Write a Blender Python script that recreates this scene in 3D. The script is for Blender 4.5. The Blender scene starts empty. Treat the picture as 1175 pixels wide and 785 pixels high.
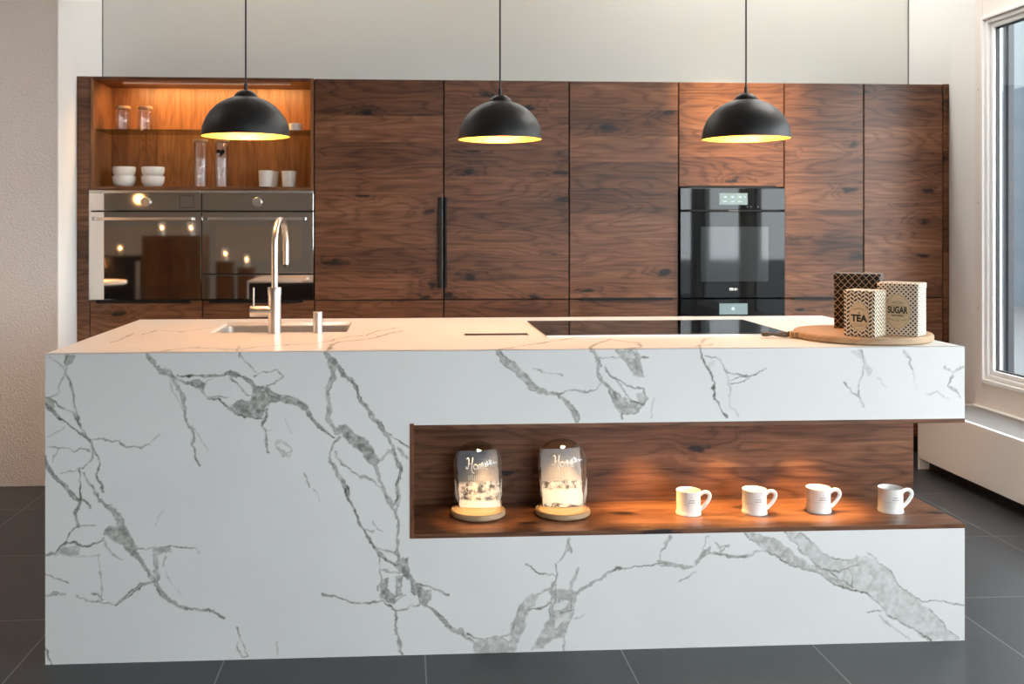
import bpy, bmesh, math, random
import numpy as np
from mathutils import Vector, Matrix, noise

random.seed(7)
SC = bpy.context.scene
COL = SC.collection
PI = math.pi

# ------------------------------------------------------------------ camera, world, exposure
YAW = math.atan(70 / 1140)
cam_data = bpy.data.cameras.new('camera')
cam = bpy.data.objects.new('camera', cam_data)
COL.objects.link(cam)
cam.location = (0, 0, 1.3014)
cam.rotation_euler = (PI / 2, 0, -YAW)
cam_data.sensor_width = 36
cam_data.lens = 1140 / 1175 * 36
cam_data.shift_x = 0.0472
cam_data.shift_y = -0.1145
cam_data.clip_start = 0.05
cam_data.dof.use_dof = True
cam_data.dof.focus_distance = 3.15
cam_data.dof.aperture_fstop = 5.6
SC.camera = cam

SC.view_settings.view_transform = 'Standard'
SC.view_settings.look = 'None'
SC.view_settings.gamma = 1
SC.view_settings.use_curve_mapping = False
SC.view_settings.exposure = 0.12

WORLD_STRENGTH = 4.05
world = bpy.data.worlds.new('overcast_sky')
SC.world = world
world.use_nodes = True
_nt = world.node_tree
_nt.nodes.clear()
_o = _nt.nodes.new('ShaderNodeOutputWorld')
_b = _nt.nodes.new('ShaderNodeBackground')
_b.inputs['Color'].default_value = (0.965, 0.985, 1.0, 1)
# overcast sky, brighter towards the veiled sun in front of and right of the island
_tc = _nt.nodes.new('ShaderNodeTexCoord')
_dp = _nt.nodes.new('ShaderNodeVectorMath')
_dp.operation = 'DOT_PRODUCT'
_dp.inputs[1].default_value = (0.66, -0.70, 0.22)
_mr = _nt.nodes.new('ShaderNodeMapRange')
_mr.interpolation_type = 'SMOOTHSTEP'
_mr.inputs[1].default_value = -0.1
_mr.inputs[2].default_value = 0.95
_mr.inputs[3].default_value = 0.7 * WORLD_STRENGTH
_mr.inputs[4].default_value = 2.6 * WORLD_STRENGTH
_nt.links.new(_tc.outputs['Generated'], _dp.inputs[0])
_nt.links.new(_dp.outputs['Value'], _mr.inputs[0])
_nt.links.new(_mr.outputs[0], _b.inputs['Strength'])
_nt.links.new(_b.outputs[0], _o.inputs[0])

BULB_STRENGTH = 500
NICHE_POWER = 8.0
SPOT_POWER = 25.0
WARM = (1.0, 0.47, 0.15)
SC.cycles.max_bounces = 8
SC.cycles.diffuse_bounces = 5
SC.cycles.transparent_max_bounces = 24

# ------------------------------------------------------------------ small helpers
ORIG = {}                                   # world origin of every root, for parts drawn in room coordinates


def lamp(name, kind, loc, power, color, rot=(0, 0, 0), parent=None, **kw):
    d = bpy.data.lights.new(name, kind)
    d.energy = power
    d.color = color
    for k, v in kw.items():
        setattr(d, k, v)
    o = bpy.data.objects.new(name, d)
    COL.objects.link(o)
    o.rotation_euler = rot
    if parent:
        o.parent = parent
        o.location = Vector(loc) - Vector(ORIG.get(parent.name, (0, 0, 0)))
    else:
        o.location = loc
    return o


class Mesh:
    """collects primitives in one bmesh and links them as one object"""

    def __init__(self):
        self.bm = bmesh.new()

    def box(self, x0, x1, y0, y1, z0, z1, bev=0, seg=2):
        vs = [self.bm.verts.new((x, y, z)) for x in (x0, x1) for y in (y0, y1) for z in (z0, z1)]
        f = [(0, 1, 3, 2), (4, 6, 7, 5), (0, 4, 5, 1), (2, 3, 7, 6), (0, 2, 6, 4), (1, 5, 7, 3)]
        fs = [self.bm.faces.new([vs[i] for i in q]) for q in f]
        if bev:
            es = list({e for q in fs for e in q.edges})
            bmesh.ops.bevel(self.bm, geom=es, offset=bev, segments=seg, affect='EDGES', profile=0.5)
        return self

    def prism(self, pts, axis, a, b):
        """extrude a 2D outline along axis from a to b"""
        def mk(p, t):
            return {'x': (t, p[0], p[1]), 'y': (p[0], t, p[1]), 'z': (p[0], p[1], t)}[axis]
        A = [self.bm.verts.new(mk(p, a)) for p in pts]
        Bv = [self.bm.verts.new(mk(p, b)) for p in pts]
        n = len(pts)
        self.bm.faces.new(A)
        self.bm.faces.new(Bv[::-1])
        for i in range(n):
            self.bm.faces.new((A[i], Bv[i], Bv[(i + 1) % n], A[(i + 1) % n]))
        return self

    def lathe(self, prof, c=(0, 0, 0), n=48, axis='z', close=False):
        rings = []
        for r, h in prof:
            if r < 1e-6:
                p = {'z': (0, 0, h), 'x': (h, 0, 0), 'y': (0, h, 0)}[axis]
                rings.append([self.bm.verts.new(Vector(c) + Vector(p))])
            else:
                R = []
                for i in range(n):
                    a = 2 * PI * i / n
                    p = {'z': (r * math.cos(a), r * math.sin(a), h), 'x': (h, r * math.cos(a), r * math.sin(a)),
                         'y': (r * math.cos(a), h, r * math.sin(a))}[axis]
                    R.append(self.bm.verts.new(Vector(c) + Vector(p)))
                rings.append(R)
        prs = list(zip(rings, rings[1:]))
        if close:
            prs.append((rings[-1], rings[0]))
        for A, Bv in prs:
            if len(A) == 1 and len(Bv) == 1:
                continue
            for i in range(n):
                j = (i + 1) % n
                if len(A) == 1:
                    self.bm.faces.new((A[0], Bv[i], Bv[j]))
                elif len(Bv) == 1:
                    self.bm.faces.new((A[i], Bv[0], A[j]))
                else:
                    self.bm.faces.new((A[i], Bv[i], Bv[j], A[j]))
        return self

    def cyl(self, c, r, h, axis='z', n=32, bev=0.0):
        b = bev
        prof = [(0, 0), (r - b, 0), (r, b), (r, h - b), (r - b, h), (0, h)] if b else [(0, 0), (r, 0), (r, h), (0, h)]
        return self.lathe(prof, c, n, axis)

    def tube(self, path, r, n=10, closed=False, flat=1.0):
        P = [Vector(p) for p in path]
        m = len(P)
        rs = r if isinstance(r, (list, tuple)) else [r] * m
        rings = []
        up = Vector((0, 0, 1))
        t0 = (P[1] - P[0]).normalized()
        nrm = t0.cross(up)
        if nrm.length < 1e-3:
            nrm = t0.cross(Vector((0, 1, 0)))
        nrm.normalize()
        for i in range(m):
            if closed:
                t = (P[(i + 1) % m] - P[i - 1]).normalized()
            else:
                t = (P[min(i + 1, m - 1)] - P[max(i - 1, 0)]).normalized()
            nrm = (nrm - t * nrm.dot(t))
            nrm.normalize()
            bi = t.cross(nrm)
            rings.append([self.bm.verts.new(P[i] + (nrm * math.cos(2 * PI * k / n) + bi * math.sin(2 * PI * k / n) * flat) * rs[i])
                          for k in range(n)])
        for i in range(m if closed else m - 1):
            A, Bv = rings[i], rings[(i + 1) % m]
            for k in range(n):
                self.bm.faces.new((A[k], A[(k + 1) % n], Bv[(k + 1) % n], Bv[k]))
        if not closed:
            self.bm.faces.new(rings[0][::-1])
            self.bm.faces.new(rings[-1])
        return self

    def build(self, name, mat, parent=None, local=False, smooth=False, angle=35):
        bmesh.ops.recalc_face_normals(self.bm, faces=self.bm.faces[:])
        me = bpy.data.meshes.new(name)
        off = Vector((0, 0, 0))
        if parent is not None and not local:
            off = Vector(ORIG.get(parent.name, (0, 0, 0)))
        elif parent is None and not local:
            xs = [v.co for v in self.bm.verts]
            lo = Vector([min(v[i] for v in xs) for i in range(3)])
            hi = Vector([max(v[i] for v in xs) for i in range(3)])
            off = Vector(((lo.x + hi.x) / 2, (lo.y + hi.y) / 2, lo.z))
        if off.length:
            bmesh.ops.translate(self.bm, verts=self.bm.verts[:], vec=-off)
        self.bm.to_mesh(me)
        self.bm.free()
        if smooth:
            me.polygons.foreach_set('use_smooth', [True] * len(me.polygons))
            me.set_sharp_from_angle(angle=math.radians(angle))
        me.materials.append(mat)
        o = bpy.data.objects.new(name, me)
        COL.objects.link(o)
        if parent is None:
            o.location = off
            ORIG[o.name] = tuple(off)
        else:
            o.parent = parent
            ORIG[o.name] = ORIG.get(parent.name, (0, 0, 0)) if not local else (0, 0, 0)
        return o


def tag(o, label, cat, group=None, kind=None):
    o['label'] = label
    o['category'] = cat
    if group:
        o['group'] = group
    if kind:
        o['kind'] = kind
    return o


def struct(o, kind='structure'):
    o['kind'] = kind
    return o


def thing(name, label, cat, loc, group=None, rotz=0.0):
    o = bpy.data.objects.new(name, None)
    o.empty_display_size = 0.05
    COL.objects.link(o)
    o.location = loc
    o.rotation_euler = (0, 0, rotz)
    ORIG[o.name] = tuple(loc)
    tag(o, label, cat, group)
    return o


def copy_tree(o, parent=None):
    c = o.copy()
    COL.objects.link(c)
    c.parent = parent
    ORIG[c.name] = ORIG.get(o.name, (0, 0, 0))
    for ch in list(o.children):
        copy_tree(ch, c)
    return c


# ------------------------------------------------------------------ materials
class NT:
    def __init__(self, name):
        self.m = bpy.data.materials.new(name)
        self.m.use_nodes = True
        self.t = self.m.node_tree
        self.t.nodes.clear()
        self.out = self.t.nodes.new('ShaderNodeOutputMaterial')

    def n(self, typ, **kw):
        nd = self.t.nodes.new('ShaderNode' + typ)
        for k, v in kw.items():
            setattr(nd, k, v)
        return nd

    def l(self, a, b):
        self.t.links.new(a, b)

    def put(self, sock, v):
        if isinstance(v, bpy.types.NodeSocket):
            self.l(v, sock)
        elif isinstance(v, (tuple, list)) and len(v) == 3 and sock.type == 'RGBA':
            sock.default_value = (*v, 1)
        else:
            sock.default_value = v

    def math(self, op, a, b=0.0, c=0.0, clamp=False):
        nd = self.n('Math', operation=op, use_clamp=clamp)
        self.put(nd.inputs[0], a)
        self.put(nd.inputs[1], b)
        self.put(nd.inputs[2], c)
        return nd.outputs[0]

    def add(self, a, b): return self.math('ADD', a, b)
    def mul(self, a, b): return self.math('MULTIPLY', a, b)

    def add_vec(self, v, u2, v2):
        nd = self.n('VectorMath', operation='ADD')
        self.l(v, nd.inputs[0])
        w = self.n('TexNoise', noise_dimensions='2D')
        self.l(self.vec(self.mul(u2, 14.0), self.mul(v2, 30.0)), w.inputs['Vector'])
        w.inputs['Scale'].default_value = 1.0
        sc = self.n('VectorMath', operation='SCALE')
        self.l(w.outputs['Color'], sc.inputs[0])
        sc.inputs['Scale'].default_value = 0.22
        self.l(sc.outputs[0], nd.inputs[1])
        return nd.outputs[0]

    def xyz(self, v):
        nd = self.n('SeparateXYZ')
        self.l(v, nd.inputs[0])
        return nd.outputs

    def vec(self, x=0.0, y=0.0, z=0.0):
        nd = self.n('CombineXYZ')
        for i, v in enumerate((x, y, z)):
            self.put(nd.inputs[i], v)
        return nd.outputs[0]

    def pos(self): return self.n('NewGeometry').outputs['Position']
    def obj(self): return self.n('TexCoord').outputs['Object']

    def noise(self, vec, scale=1.0, detail=2.0, rough=0.5, dist=0.0, dim='3D'):
        nd = self.n('TexNoise', noise_dimensions=dim)
        self.put(nd.inputs['Vector'], vec)
        nd.inputs['Scale'].default_value = scale
        nd.inputs['Detail'].default_value = detail
        nd.inputs['Roughness'].default_value = rough
        nd.inputs['Distortion'].default_value = dist
        return nd.outputs[0]

    def smooth(self, v, a, b):
        nd = self.n('MapRange', interpolation_type='SMOOTHSTEP')
        self.put(nd.inputs[0], v)
        nd.inputs[1].default_value = a
        nd.inputs[2].default_value = b
        return nd.outputs[0]

    def ramp(self, v, stops):
        nd = self.n('ValToRGB')
        self.l(v, nd.inputs[0])
        e = nd.color_ramp.elements
        while len(e) < len(stops):
            e.new(0.5)
        for q, (p, c) in zip(e, stops):
            q.position = p
            q.color = (*c, 1)
        return nd.outputs[0]

    def mix(self, f, a, b, mode='MIX'):
        nd = self.n('Mix', data_type='RGBA', blend_type=mode)
        self.put(nd.inputs[0], f)
        self.put(nd.inputs[6], a)
        self.put(nd.inputs[7], b)
        return nd.outputs[2]

    def bump(self, h, dist=0.001, strength=1.0):
        nd = self.n('Bump')
        nd.inputs['Distance'].default_value = dist
        nd.inputs['Strength'].default_value = strength
        self.l(h, nd.inputs['Height'])
        return nd.outputs[0]

    def pbr(self, color=(0.8, 0.8, 0.8), rough=0.5, metal=0.0, normal=None, spec=0.5, ior=1.5, coat=0.0, coat_rough=0.05,
            aniso=0.0, emit=None, emit_strength=0.0, trans=0.0):
        nd = self.n('BsdfPrincipled')
        self.put(nd.inputs['Base Color'], color)
        self.put(nd.inputs['Roughness'], rough)
        self.put(nd.inputs['Metallic'], metal)
        nd.inputs['Specular IOR Level'].default_value = spec
        nd.inputs['IOR'].default_value = ior
        nd.inputs['Coat Weight'].default_value = coat
        nd.inputs['Coat Roughness'].default_value = coat_rough
        nd.inputs['Anisotropic'].default_value = aniso
        nd.inputs['Transmission Weight'].default_value = trans
        if normal is not None:
            self.l(normal, nd.inputs['Normal'])
        if emit is not None:
            self.put(nd.inputs['Emission Color'], emit)
            nd.inputs['Emission Strength'].default_value = emit_strength
        self.l(nd.outputs[0], self.out.inputs[0])
        return self.m


def plain(name, color, rough=0.5, metal=0.0, var=0.06, scale=30, bump=0.0, **kw):
    t = NT(name)
    f = t.noise(t.obj(), scale, 3)
    c = t.mix(t.mul(f, 1.0), tuple(v * (1 - var) for v in color), tuple(min(1, v * (1 + var)) for v in color))
    nrm = t.bump(t.noise(t.obj(), scale * 8, 3), bump) if bump else None
    return t.pbr(c, rough, metal, nrm, **kw)


def emissive(name, color, strength):
    t = NT(name)
    e = t.n('Emission')
    e.inputs[0].default_value = (*color, 1)
    e.inputs[1].default_value = strength
    t.l(e.outputs[0], t.out.inputs[0])
    return t.m


def clear_glass(name, tint=(0.97, 0.98, 0.98), refl=1.0, edge=0.0, gloss_rough=0.02):
    """thin glass: fresnel mirror over a clear pass-through"""
    t = NT(name)
    fc = t.n('LayerWeight')
    fc.inputs[0].default_value = 0.5
    f5 = t.math('POWER', fc.outputs[1], 5.0)
    f = t.math('MULTIPLY', t.add(t.mul(f5, 0.9), 0.04), refl, clamp=True)
    tr = t.n('BsdfTransparent')
    if edge:
        lw = t.n('LayerWeight')
        lw.inputs[0].default_value = 0.35
        t.l(t.mix(lw.outputs[1], tint, tuple(v * (1 - edge) for v in tint)), tr.inputs[0])
    else:
        tr.inputs[0].default_value = (*tint, 1)
    gl = t.n('BsdfGlossy')
    gl.inputs['Roughness'].default_value = gloss_rough
    mx = t.n('MixShader')
    t.l(f, mx.inputs[0])
    t.l(tr.outputs[0], mx.inputs[1])
    t.l(gl.outputs[0], mx.inputs[2])
    t.l(mx.outputs[0], t.out.inputs[0])
    return t.m


def walnut(name, axis='x', stops=None, rough=0.38, rowh=0.145, knots=1.0, contrast=1.0):
    t = NT(name)
    p = t.xyz(t.pos())
    if axis == 'x':
        u, v = p[0], t.add(p[2], p[1])
    else:
        u, v = p[2], t.add(p[0], t.mul(p[1], 0.9))
    rnd = t.n('ObjectInfo').outputs['Random']
    row = t.math('FLOOR', t.add(t.mul(v, 1 / rowh), t.mul(rnd, 9.0)))
    wn = t.n('TexWhiteNoise', noise_dimensions='2D')
    t.l(t.vec(row, t.mul(rnd, 53.0)), wn.inputs['Vector'])
    r1 = wn.outputs['Value']
    wc = t.n('SeparateColor')
    t.l(wn.outputs['Color'], wc.inputs[0])
    u2 = t.add(u, t.mul(r1, 31.0))
    v2 = t.add(v, t.mul(wc.outputs[0], 7.0))
    vor = t.n('TexVoronoi', voronoi_dimensions='2D', feature='F1')
    t.l(t.add_vec(t.vec(t.mul(u2, 2.3), t.mul(v2, 5.4)), u2, v2), vor.inputs['Vector'])
    vor.inputs['Scale'].default_value = 1.0
    vor.inputs['Randomness'].default_value = 1.0
    kc = t.n('SeparateColor')
    t.l(vor.outputs['Color'], kc.inputs[0])
    on = t.math('GREATER_THAN', kc.outputs[0], 0.54)
    d = vor.outputs['Distance']
    dk = t.add(d, t.mul(t.noise(t.vec(t.mul(u2, 9), t.mul(v2, 30)), 1, 2), 0.1))
    near = t.mul(t.smooth(d, 0.38, 0.0), on)
    n1 = t.noise(t.vec(t.mul(u2, 1.15), t.mul(v2, 6.2)), 1.0, 2.0, 0.45)
    ph = t.add(t.add(t.mul(n1, 85.0), t.mul(v2, 40.0)), t.mul(near, 12.0))
    rings = t.add(t.mul(t.math('SINE', ph), 0.5), 0.5)
    rings = t.math('POWER', rings, 3.0)
    big = t.noise(t.vec(t.mul(u2, 1.0), t.mul(v2, 7.0)), 1.0, 3.0, 0.6)
    streak = t.noise(t.vec(t.mul(u2, 3.0), t.mul(v2, 75.0)), 1.0, 4.0, 0.6)
    fibre = t.noise(t.vec(t.mul(u2, 14.0), t.mul(v2, 420.0)), 1.0, 2.0, 0.6)
    s = t.add(t.mul(t.math('SUBTRACT', 1.0, rings), 0.15 * contrast), t.mul(t.math('SUBTRACT', streak, 0.5), 0.62))
    s = t.add(s, t.mul(t.math('SUBTRACT', fibre, 0.5), 0.35))
    s = t.add(s, t.mul(t.math('SUBTRACT', big, 0.5), 0.55 * contrast))
    s = t.add(s, t.mul(t.math('SUBTRACT', wc.outputs[1], 0.5), 0.22))
    s = t.add(s, 0.43)
    kn = t.mul(t.mul(t.smooth(dk, 0.165, 0.05), on), 0.62 * knots)
    halo = t.mul(near, 0.12 * knots)
    s = t.math('SUBTRACT', t.math('SUBTRACT', s, kn), halo)
    stops = stops or [(0.0, (0.007, 0.0035, 0.0022)), (0.22, (0.033, 0.0115, 0.005)), (0.45, (0.105, 0.039, 0.0165)),
                      (0.66, (0.19, 0.078, 0.036)), (1.0, (0.36, 0.18, 0.10))]
    c = t.ramp(s, stops)
    edge = t.math('FRACT', t.add(t.mul(v, 1 / rowh), t.mul(rnd, 9.0)))
    line = t.math('LESS_THAN', edge, 0.006)
    c = t.mix(t.mul(line, 0.5), c, (0.03, 0.014, 0.01))
    nrm = t.bump(t.add(streak, t.mul(fibre, 0.6)), 0.0004, 0.6)
    ro = t.add(t.mul(streak, 0.12), rough - 0.06)
    return t.pbr(c, ro, 0.0, nrm, spec=0.40)


def marble(name, rough=0.3):
    t = NT(name)
    a = t.n('Attribute', attribute_name='vein').outputs['Fac']
    p = t.pos()
    fine = t.noise(p, 60, 4, 0.7)
    cloud = t.smooth(t.noise(p, 2.2, 3, 0.5), 0.35, 0.8)
    k = t.math('MULTIPLY', a, t.add(0.95, t.mul(fine, 0.6)), clamp=True)
    base = t.mix(cloud, (0.80, 0.80, 0.79), (0.75, 0.75, 0.745))
    c = t.ramp(k, [(0.0, (1, 1, 1)), (0.3, (0.62, 0.62, 0.59)), (0.6, (0.30, 0.30, 0.275)), (1.0, (0.09, 0.085, 0.07))])
    c = t.mix(1.0, base, c, 'MULTIPLY')
    return t.pbr(c, rough, 0.0, None, spec=0.4)


def floor_mat():
    t = NT('slate_floor_tiles')
    p = t.xyz(t.pos())
    fx = t.math('FRACT', t.mul(t.add(p[0], 60 - 0.0655), 1 / 0.6))
    fy = t.math('FRACT', t.mul(t.add(p[1], 65.5 - 3.3495), 1 / 0.655))
    jx = t.math('LESS_THAN', fx, 0.0065)
    jy = t.math('LESS_THAN', fy, 0.006)
    j = t.math('MAXIMUM', jx, jy)
    ix = t.math('FLOOR', t.mul(t.add(p[0], 60 - 0.0655), 1 / 0.6))
    iy = t.math('FLOOR', t.mul(t.add(p[1], 65.5 - 3.3495), 1 / 0.655))
    wn = t.n('TexWhiteNoise', noise_dimensions='2D')
    t.l(t.vec(ix, iy), wn.inputs['Vector'])
    n = t.noise(t.pos(), 5, 6, 0.65, 0.6)
    n2 = t.noise(t.pos(), 60, 4, 0.7)
    f = t.add(t.add(t.mul(n, 0.7), t.mul(n2, 0.2)), t.mul(wn.outputs['Value'], 0.15))
    c = t.ramp(f, [(0.25, (0.020, 0.0225, 0.025)), (0.75, (0.048, 0.053, 0.058))])
    c = t.mix(j, c, (0.20, 0.20, 0.20))
    nrm = t.bump(t.add(t.mul(n2, 0.6), t.mul(j, -1.0)), 0.0012, 0.7)
    return t.pbr(c, t.add(t.mul(n, 0.2), 0.28), 0.0, nrm, spec=0.38)


def plaster(name, color, scale=90, dist=0.004, strength=1.0, stretch=1.0):
    t = NT(name)
    p = t.pos()
    n = t.noise(p, scale, 3, 0.55, 0.8)
    c = t.mix(t.noise(p, 3, 3), tuple(v * 0.96 for v in color), color)
    return t.pbr(c, 0.85, 0.0, t.bump(n, dist, strength), spec=0.3)


M = {}
M['walnut'] = walnut('walnut_horizontal_grain')
M['walnut_v'] = walnut('walnut_vertical_grain', 'z', rowh=0.19, knots=0.0, contrast=0.9,
                       stops=[(0.0, (0.05, 0.016, 0.006)), (0.3, (0.12, 0.043, 0.016)), (0.55, (0.21, 0.085, 0.032)), (1.0, (0.38, 0.17, 0.07))])
M['carcass'] = plain('dark_cabinet_carcass', (0.012, 0.009, 0.008), 0.7)
M['marble'] = marble('white_veined_ceramic')
M['floor'] = floor_mat()
M['rough_plaster'] = plaster('coarse_plaster', (0.84, 0.82, 0.805), 110, 0.006)
M['white_paint'] = plaster('white_wall_paint', (0.87, 0.87, 0.86), 200, 0.0006)
M['dimmed_back_paint'] = plaster('dimmed_white_paint', (0.70, 0.70, 0.66), 200, 0.0004)  # paint toned darker for the weaker light on the back wall
M['ceiling'] = plaster('ceiling_paint', (0.78, 0.78, 0.77), 150, 0.0005)
M['cream_panel'] = plaster('cream_lacquer', (0.90, 0.86, 0.81), 150, 0.0003)
M['upvc'] = plain('white_window_frame', (0.90, 0.90, 0.89), 0.3, var=0.01)
M['frame_beige'] = plain('cream_window_surround', (0.84, 0.80, 0.75), 0.5, var=0.02)
M['gasket'] = plain('black_rubber', (0.02, 0.022, 0.025), 0.5)
M['pane'] = clear_glass('window_glass', (0.93, 0.96, 0.97), 1.0)
M['black_metal'] = plain('matt_black_lacquer', (0.009, 0.009, 0.0095), 0.42, var=0.1, scale=200, bump=0.0002)
M['black_plastic'] = plain('black_plastic', (0.012, 0.012, 0.013), 0.45)
M['handle_black'] = plain('black_handle_metal', (0.005, 0.005, 0.006), 0.45, spec=0.3)
M['steel'] = plain('brushed_steel', (0.62, 0.60, 0.57), 0.33, 1.0, var=0.03, scale=60)
M['dull_metal'] = plain('dull_metal', (0.30, 0.30, 0.31), 0.3, 1.0)
M['chrome'] = plain('bright_chrome', (0.85, 0.85, 0.86), 0.08, 1.0, var=0.0)
M['dark_mirror'] = plain('bronze_mirror_glass', (0.64, 0.59, 0.55), 0.035, 1.0, var=0.0)
M['dark_mirror_window'] = plain('bronze_mirror_glass_window', (0.74, 0.63, 0.52), 0.03, 1.0, var=0.0)
M['black_glass'] = plain('black_oven_glass', (0.004, 0.005, 0.006), 0.03, 0.0, var=0.0, ior=1.45, spec=0.5)
M['black_glass_window'] = plain('black_oven_glass_window', (0.02, 0.026, 0.03), 0.04, 0.0, var=0.0, ior=1.6, spec=0.5)
M['hob_glass'] = plain('black_hob_glass', (0.004, 0.004, 0.004), 0.02, 0.0, var=0.0, ior=1.9, spec=0.6)
M['ceramic'] = plain('white_glazed_ceramic', (0.84, 0.83, 0.80), 0.16, var=0.015)
M['speckled'] = None
M['clear'] = clear_glass('clear_glass', (0.985, 0.985, 0.985), 2.0, edge=0.12, gloss_rough=0.0)
M['shelf_glass'] = clear_glass('green_edged_glass', (0.80, 0.88, 0.84), 1.0, edge=0.5)
M['bamboo'] = plain('bamboo_lid', (0.42, 0.22, 0.10), 0.5)
M['oak'] = walnut('oiled_oak', 'x', rowh=9.0, knots=0.0, contrast=0.5, rough=0.5,
                  stops=[(0.0, (0.18, 0.10, 0.05)), (0.35, (0.33, 0.21, 0.115)), (0.65, (0.46, 0.32, 0.19)), (1.0, (0.60, 0.44, 0.29))])
M['ink'] = plain('black_print', (0.02, 0.016, 0.014), 0.6)
M['grey_ink'] = plain('grey_print', (0.16, 0.16, 0.17), 0.6)
M['kraft'] = plain('kraft_paper_label', (0.74, 0.57, 0.36), 0.65, var=0.05)
M['kraft_line'] = plain('kraft_print', (0.22, 0.15, 0.08), 0.65)
M['leather'] = plain('dark_leather', (0.05, 0.033, 0.022), 0.5, bump=0.0003)
M['brass'] = plain('brass', (0.65, 0.43, 0.2), 0.25, 1.0)
M['frost'] = plain('white_glass_etching', (0.9, 0.88, 0.85), 0.5, var=0.0)
M['bulb'] = emissive('warm_bulb', WARM, BULB_STRENGTH)
M['flame'] = emissive('candle_flame', (1.0, 0.6, 0.28), 40)
M['led'] = emissive('warm_led', (1.0, 0.6, 0.3), 12)
M['led_dim'] = plain('led_diffuser', (0.8, 0.6, 0.5), 0.4)
M['strong_fill_panel'] = emissive('strong_opal_fill_panel', (1.0, 0.94, 0.86), 13.0)
M['fill_panel'] = emissive('opal_fill_panel', (1.0, 0.96, 0.90), 12.5)  # glow of the fill panels added out of sight
M['icon'] = emissive('display_symbols', (0.8, 0.95, 1.0), 1.0)
M['outdoor_post'] = plain('anthracite_post', (0.012, 0.015, 0.019), 0.5)


def speckled():
    t = NT('speckled_stoneware')
    v = t.n('TexVoronoi')
    t.l(t.obj(), v.inputs['Vector'])
    v.inputs['Scale'].default_value = 120
    c = t.mix(t.smooth(v.outputs['Distance'], 0.2, 0.1), (0.78, 0.76, 0.72), (0.45, 0.36, 0.28))
    return t.pbr(c, 0.25)


M['speckled'] = speckled()


def gold():
    t = NT('gold_leaf')
    v = t.n('TexVoronoi')
    t.l(t.obj(), v.inputs['Vector'])
    v.inputs['Scale'].default_value = 45
    n = t.noise(t.obj(), 90, 4, 0.7)
    c = t.mix(n, (0.62, 0.32, 0.06), (0.98, 0.66, 0.22))
    return t.pbr(c, t.add(t.mul(n, 0.35), 0.25), 0.75, t.bump(t.add(v.outputs['Distance'], n), 0.002, 0.6))


M['gold'] = gold()


def grille_mat():
    t = NT('perforated_convector_grille')
    p = t.xyz(t.pos())
    k = 2 * PI / 0.018
    s = t.math('SINE', t.mul(t.add(p[0], p[1]), k))
    s2 = t.math('SINE', t.mul(t.math('SUBTRACT', p[0], p[1]), k))
    h = t.math('GREATER_THAN', t.mul(s, s2), 0.12)
    return t.pbr(t.mix(h, (0.34, 0.33, 0.32), (0.05, 0.05, 0.05)), 0.5, 0.0, t.bump(h, 0.001))


M['grille'] = grille_mat()
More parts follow.
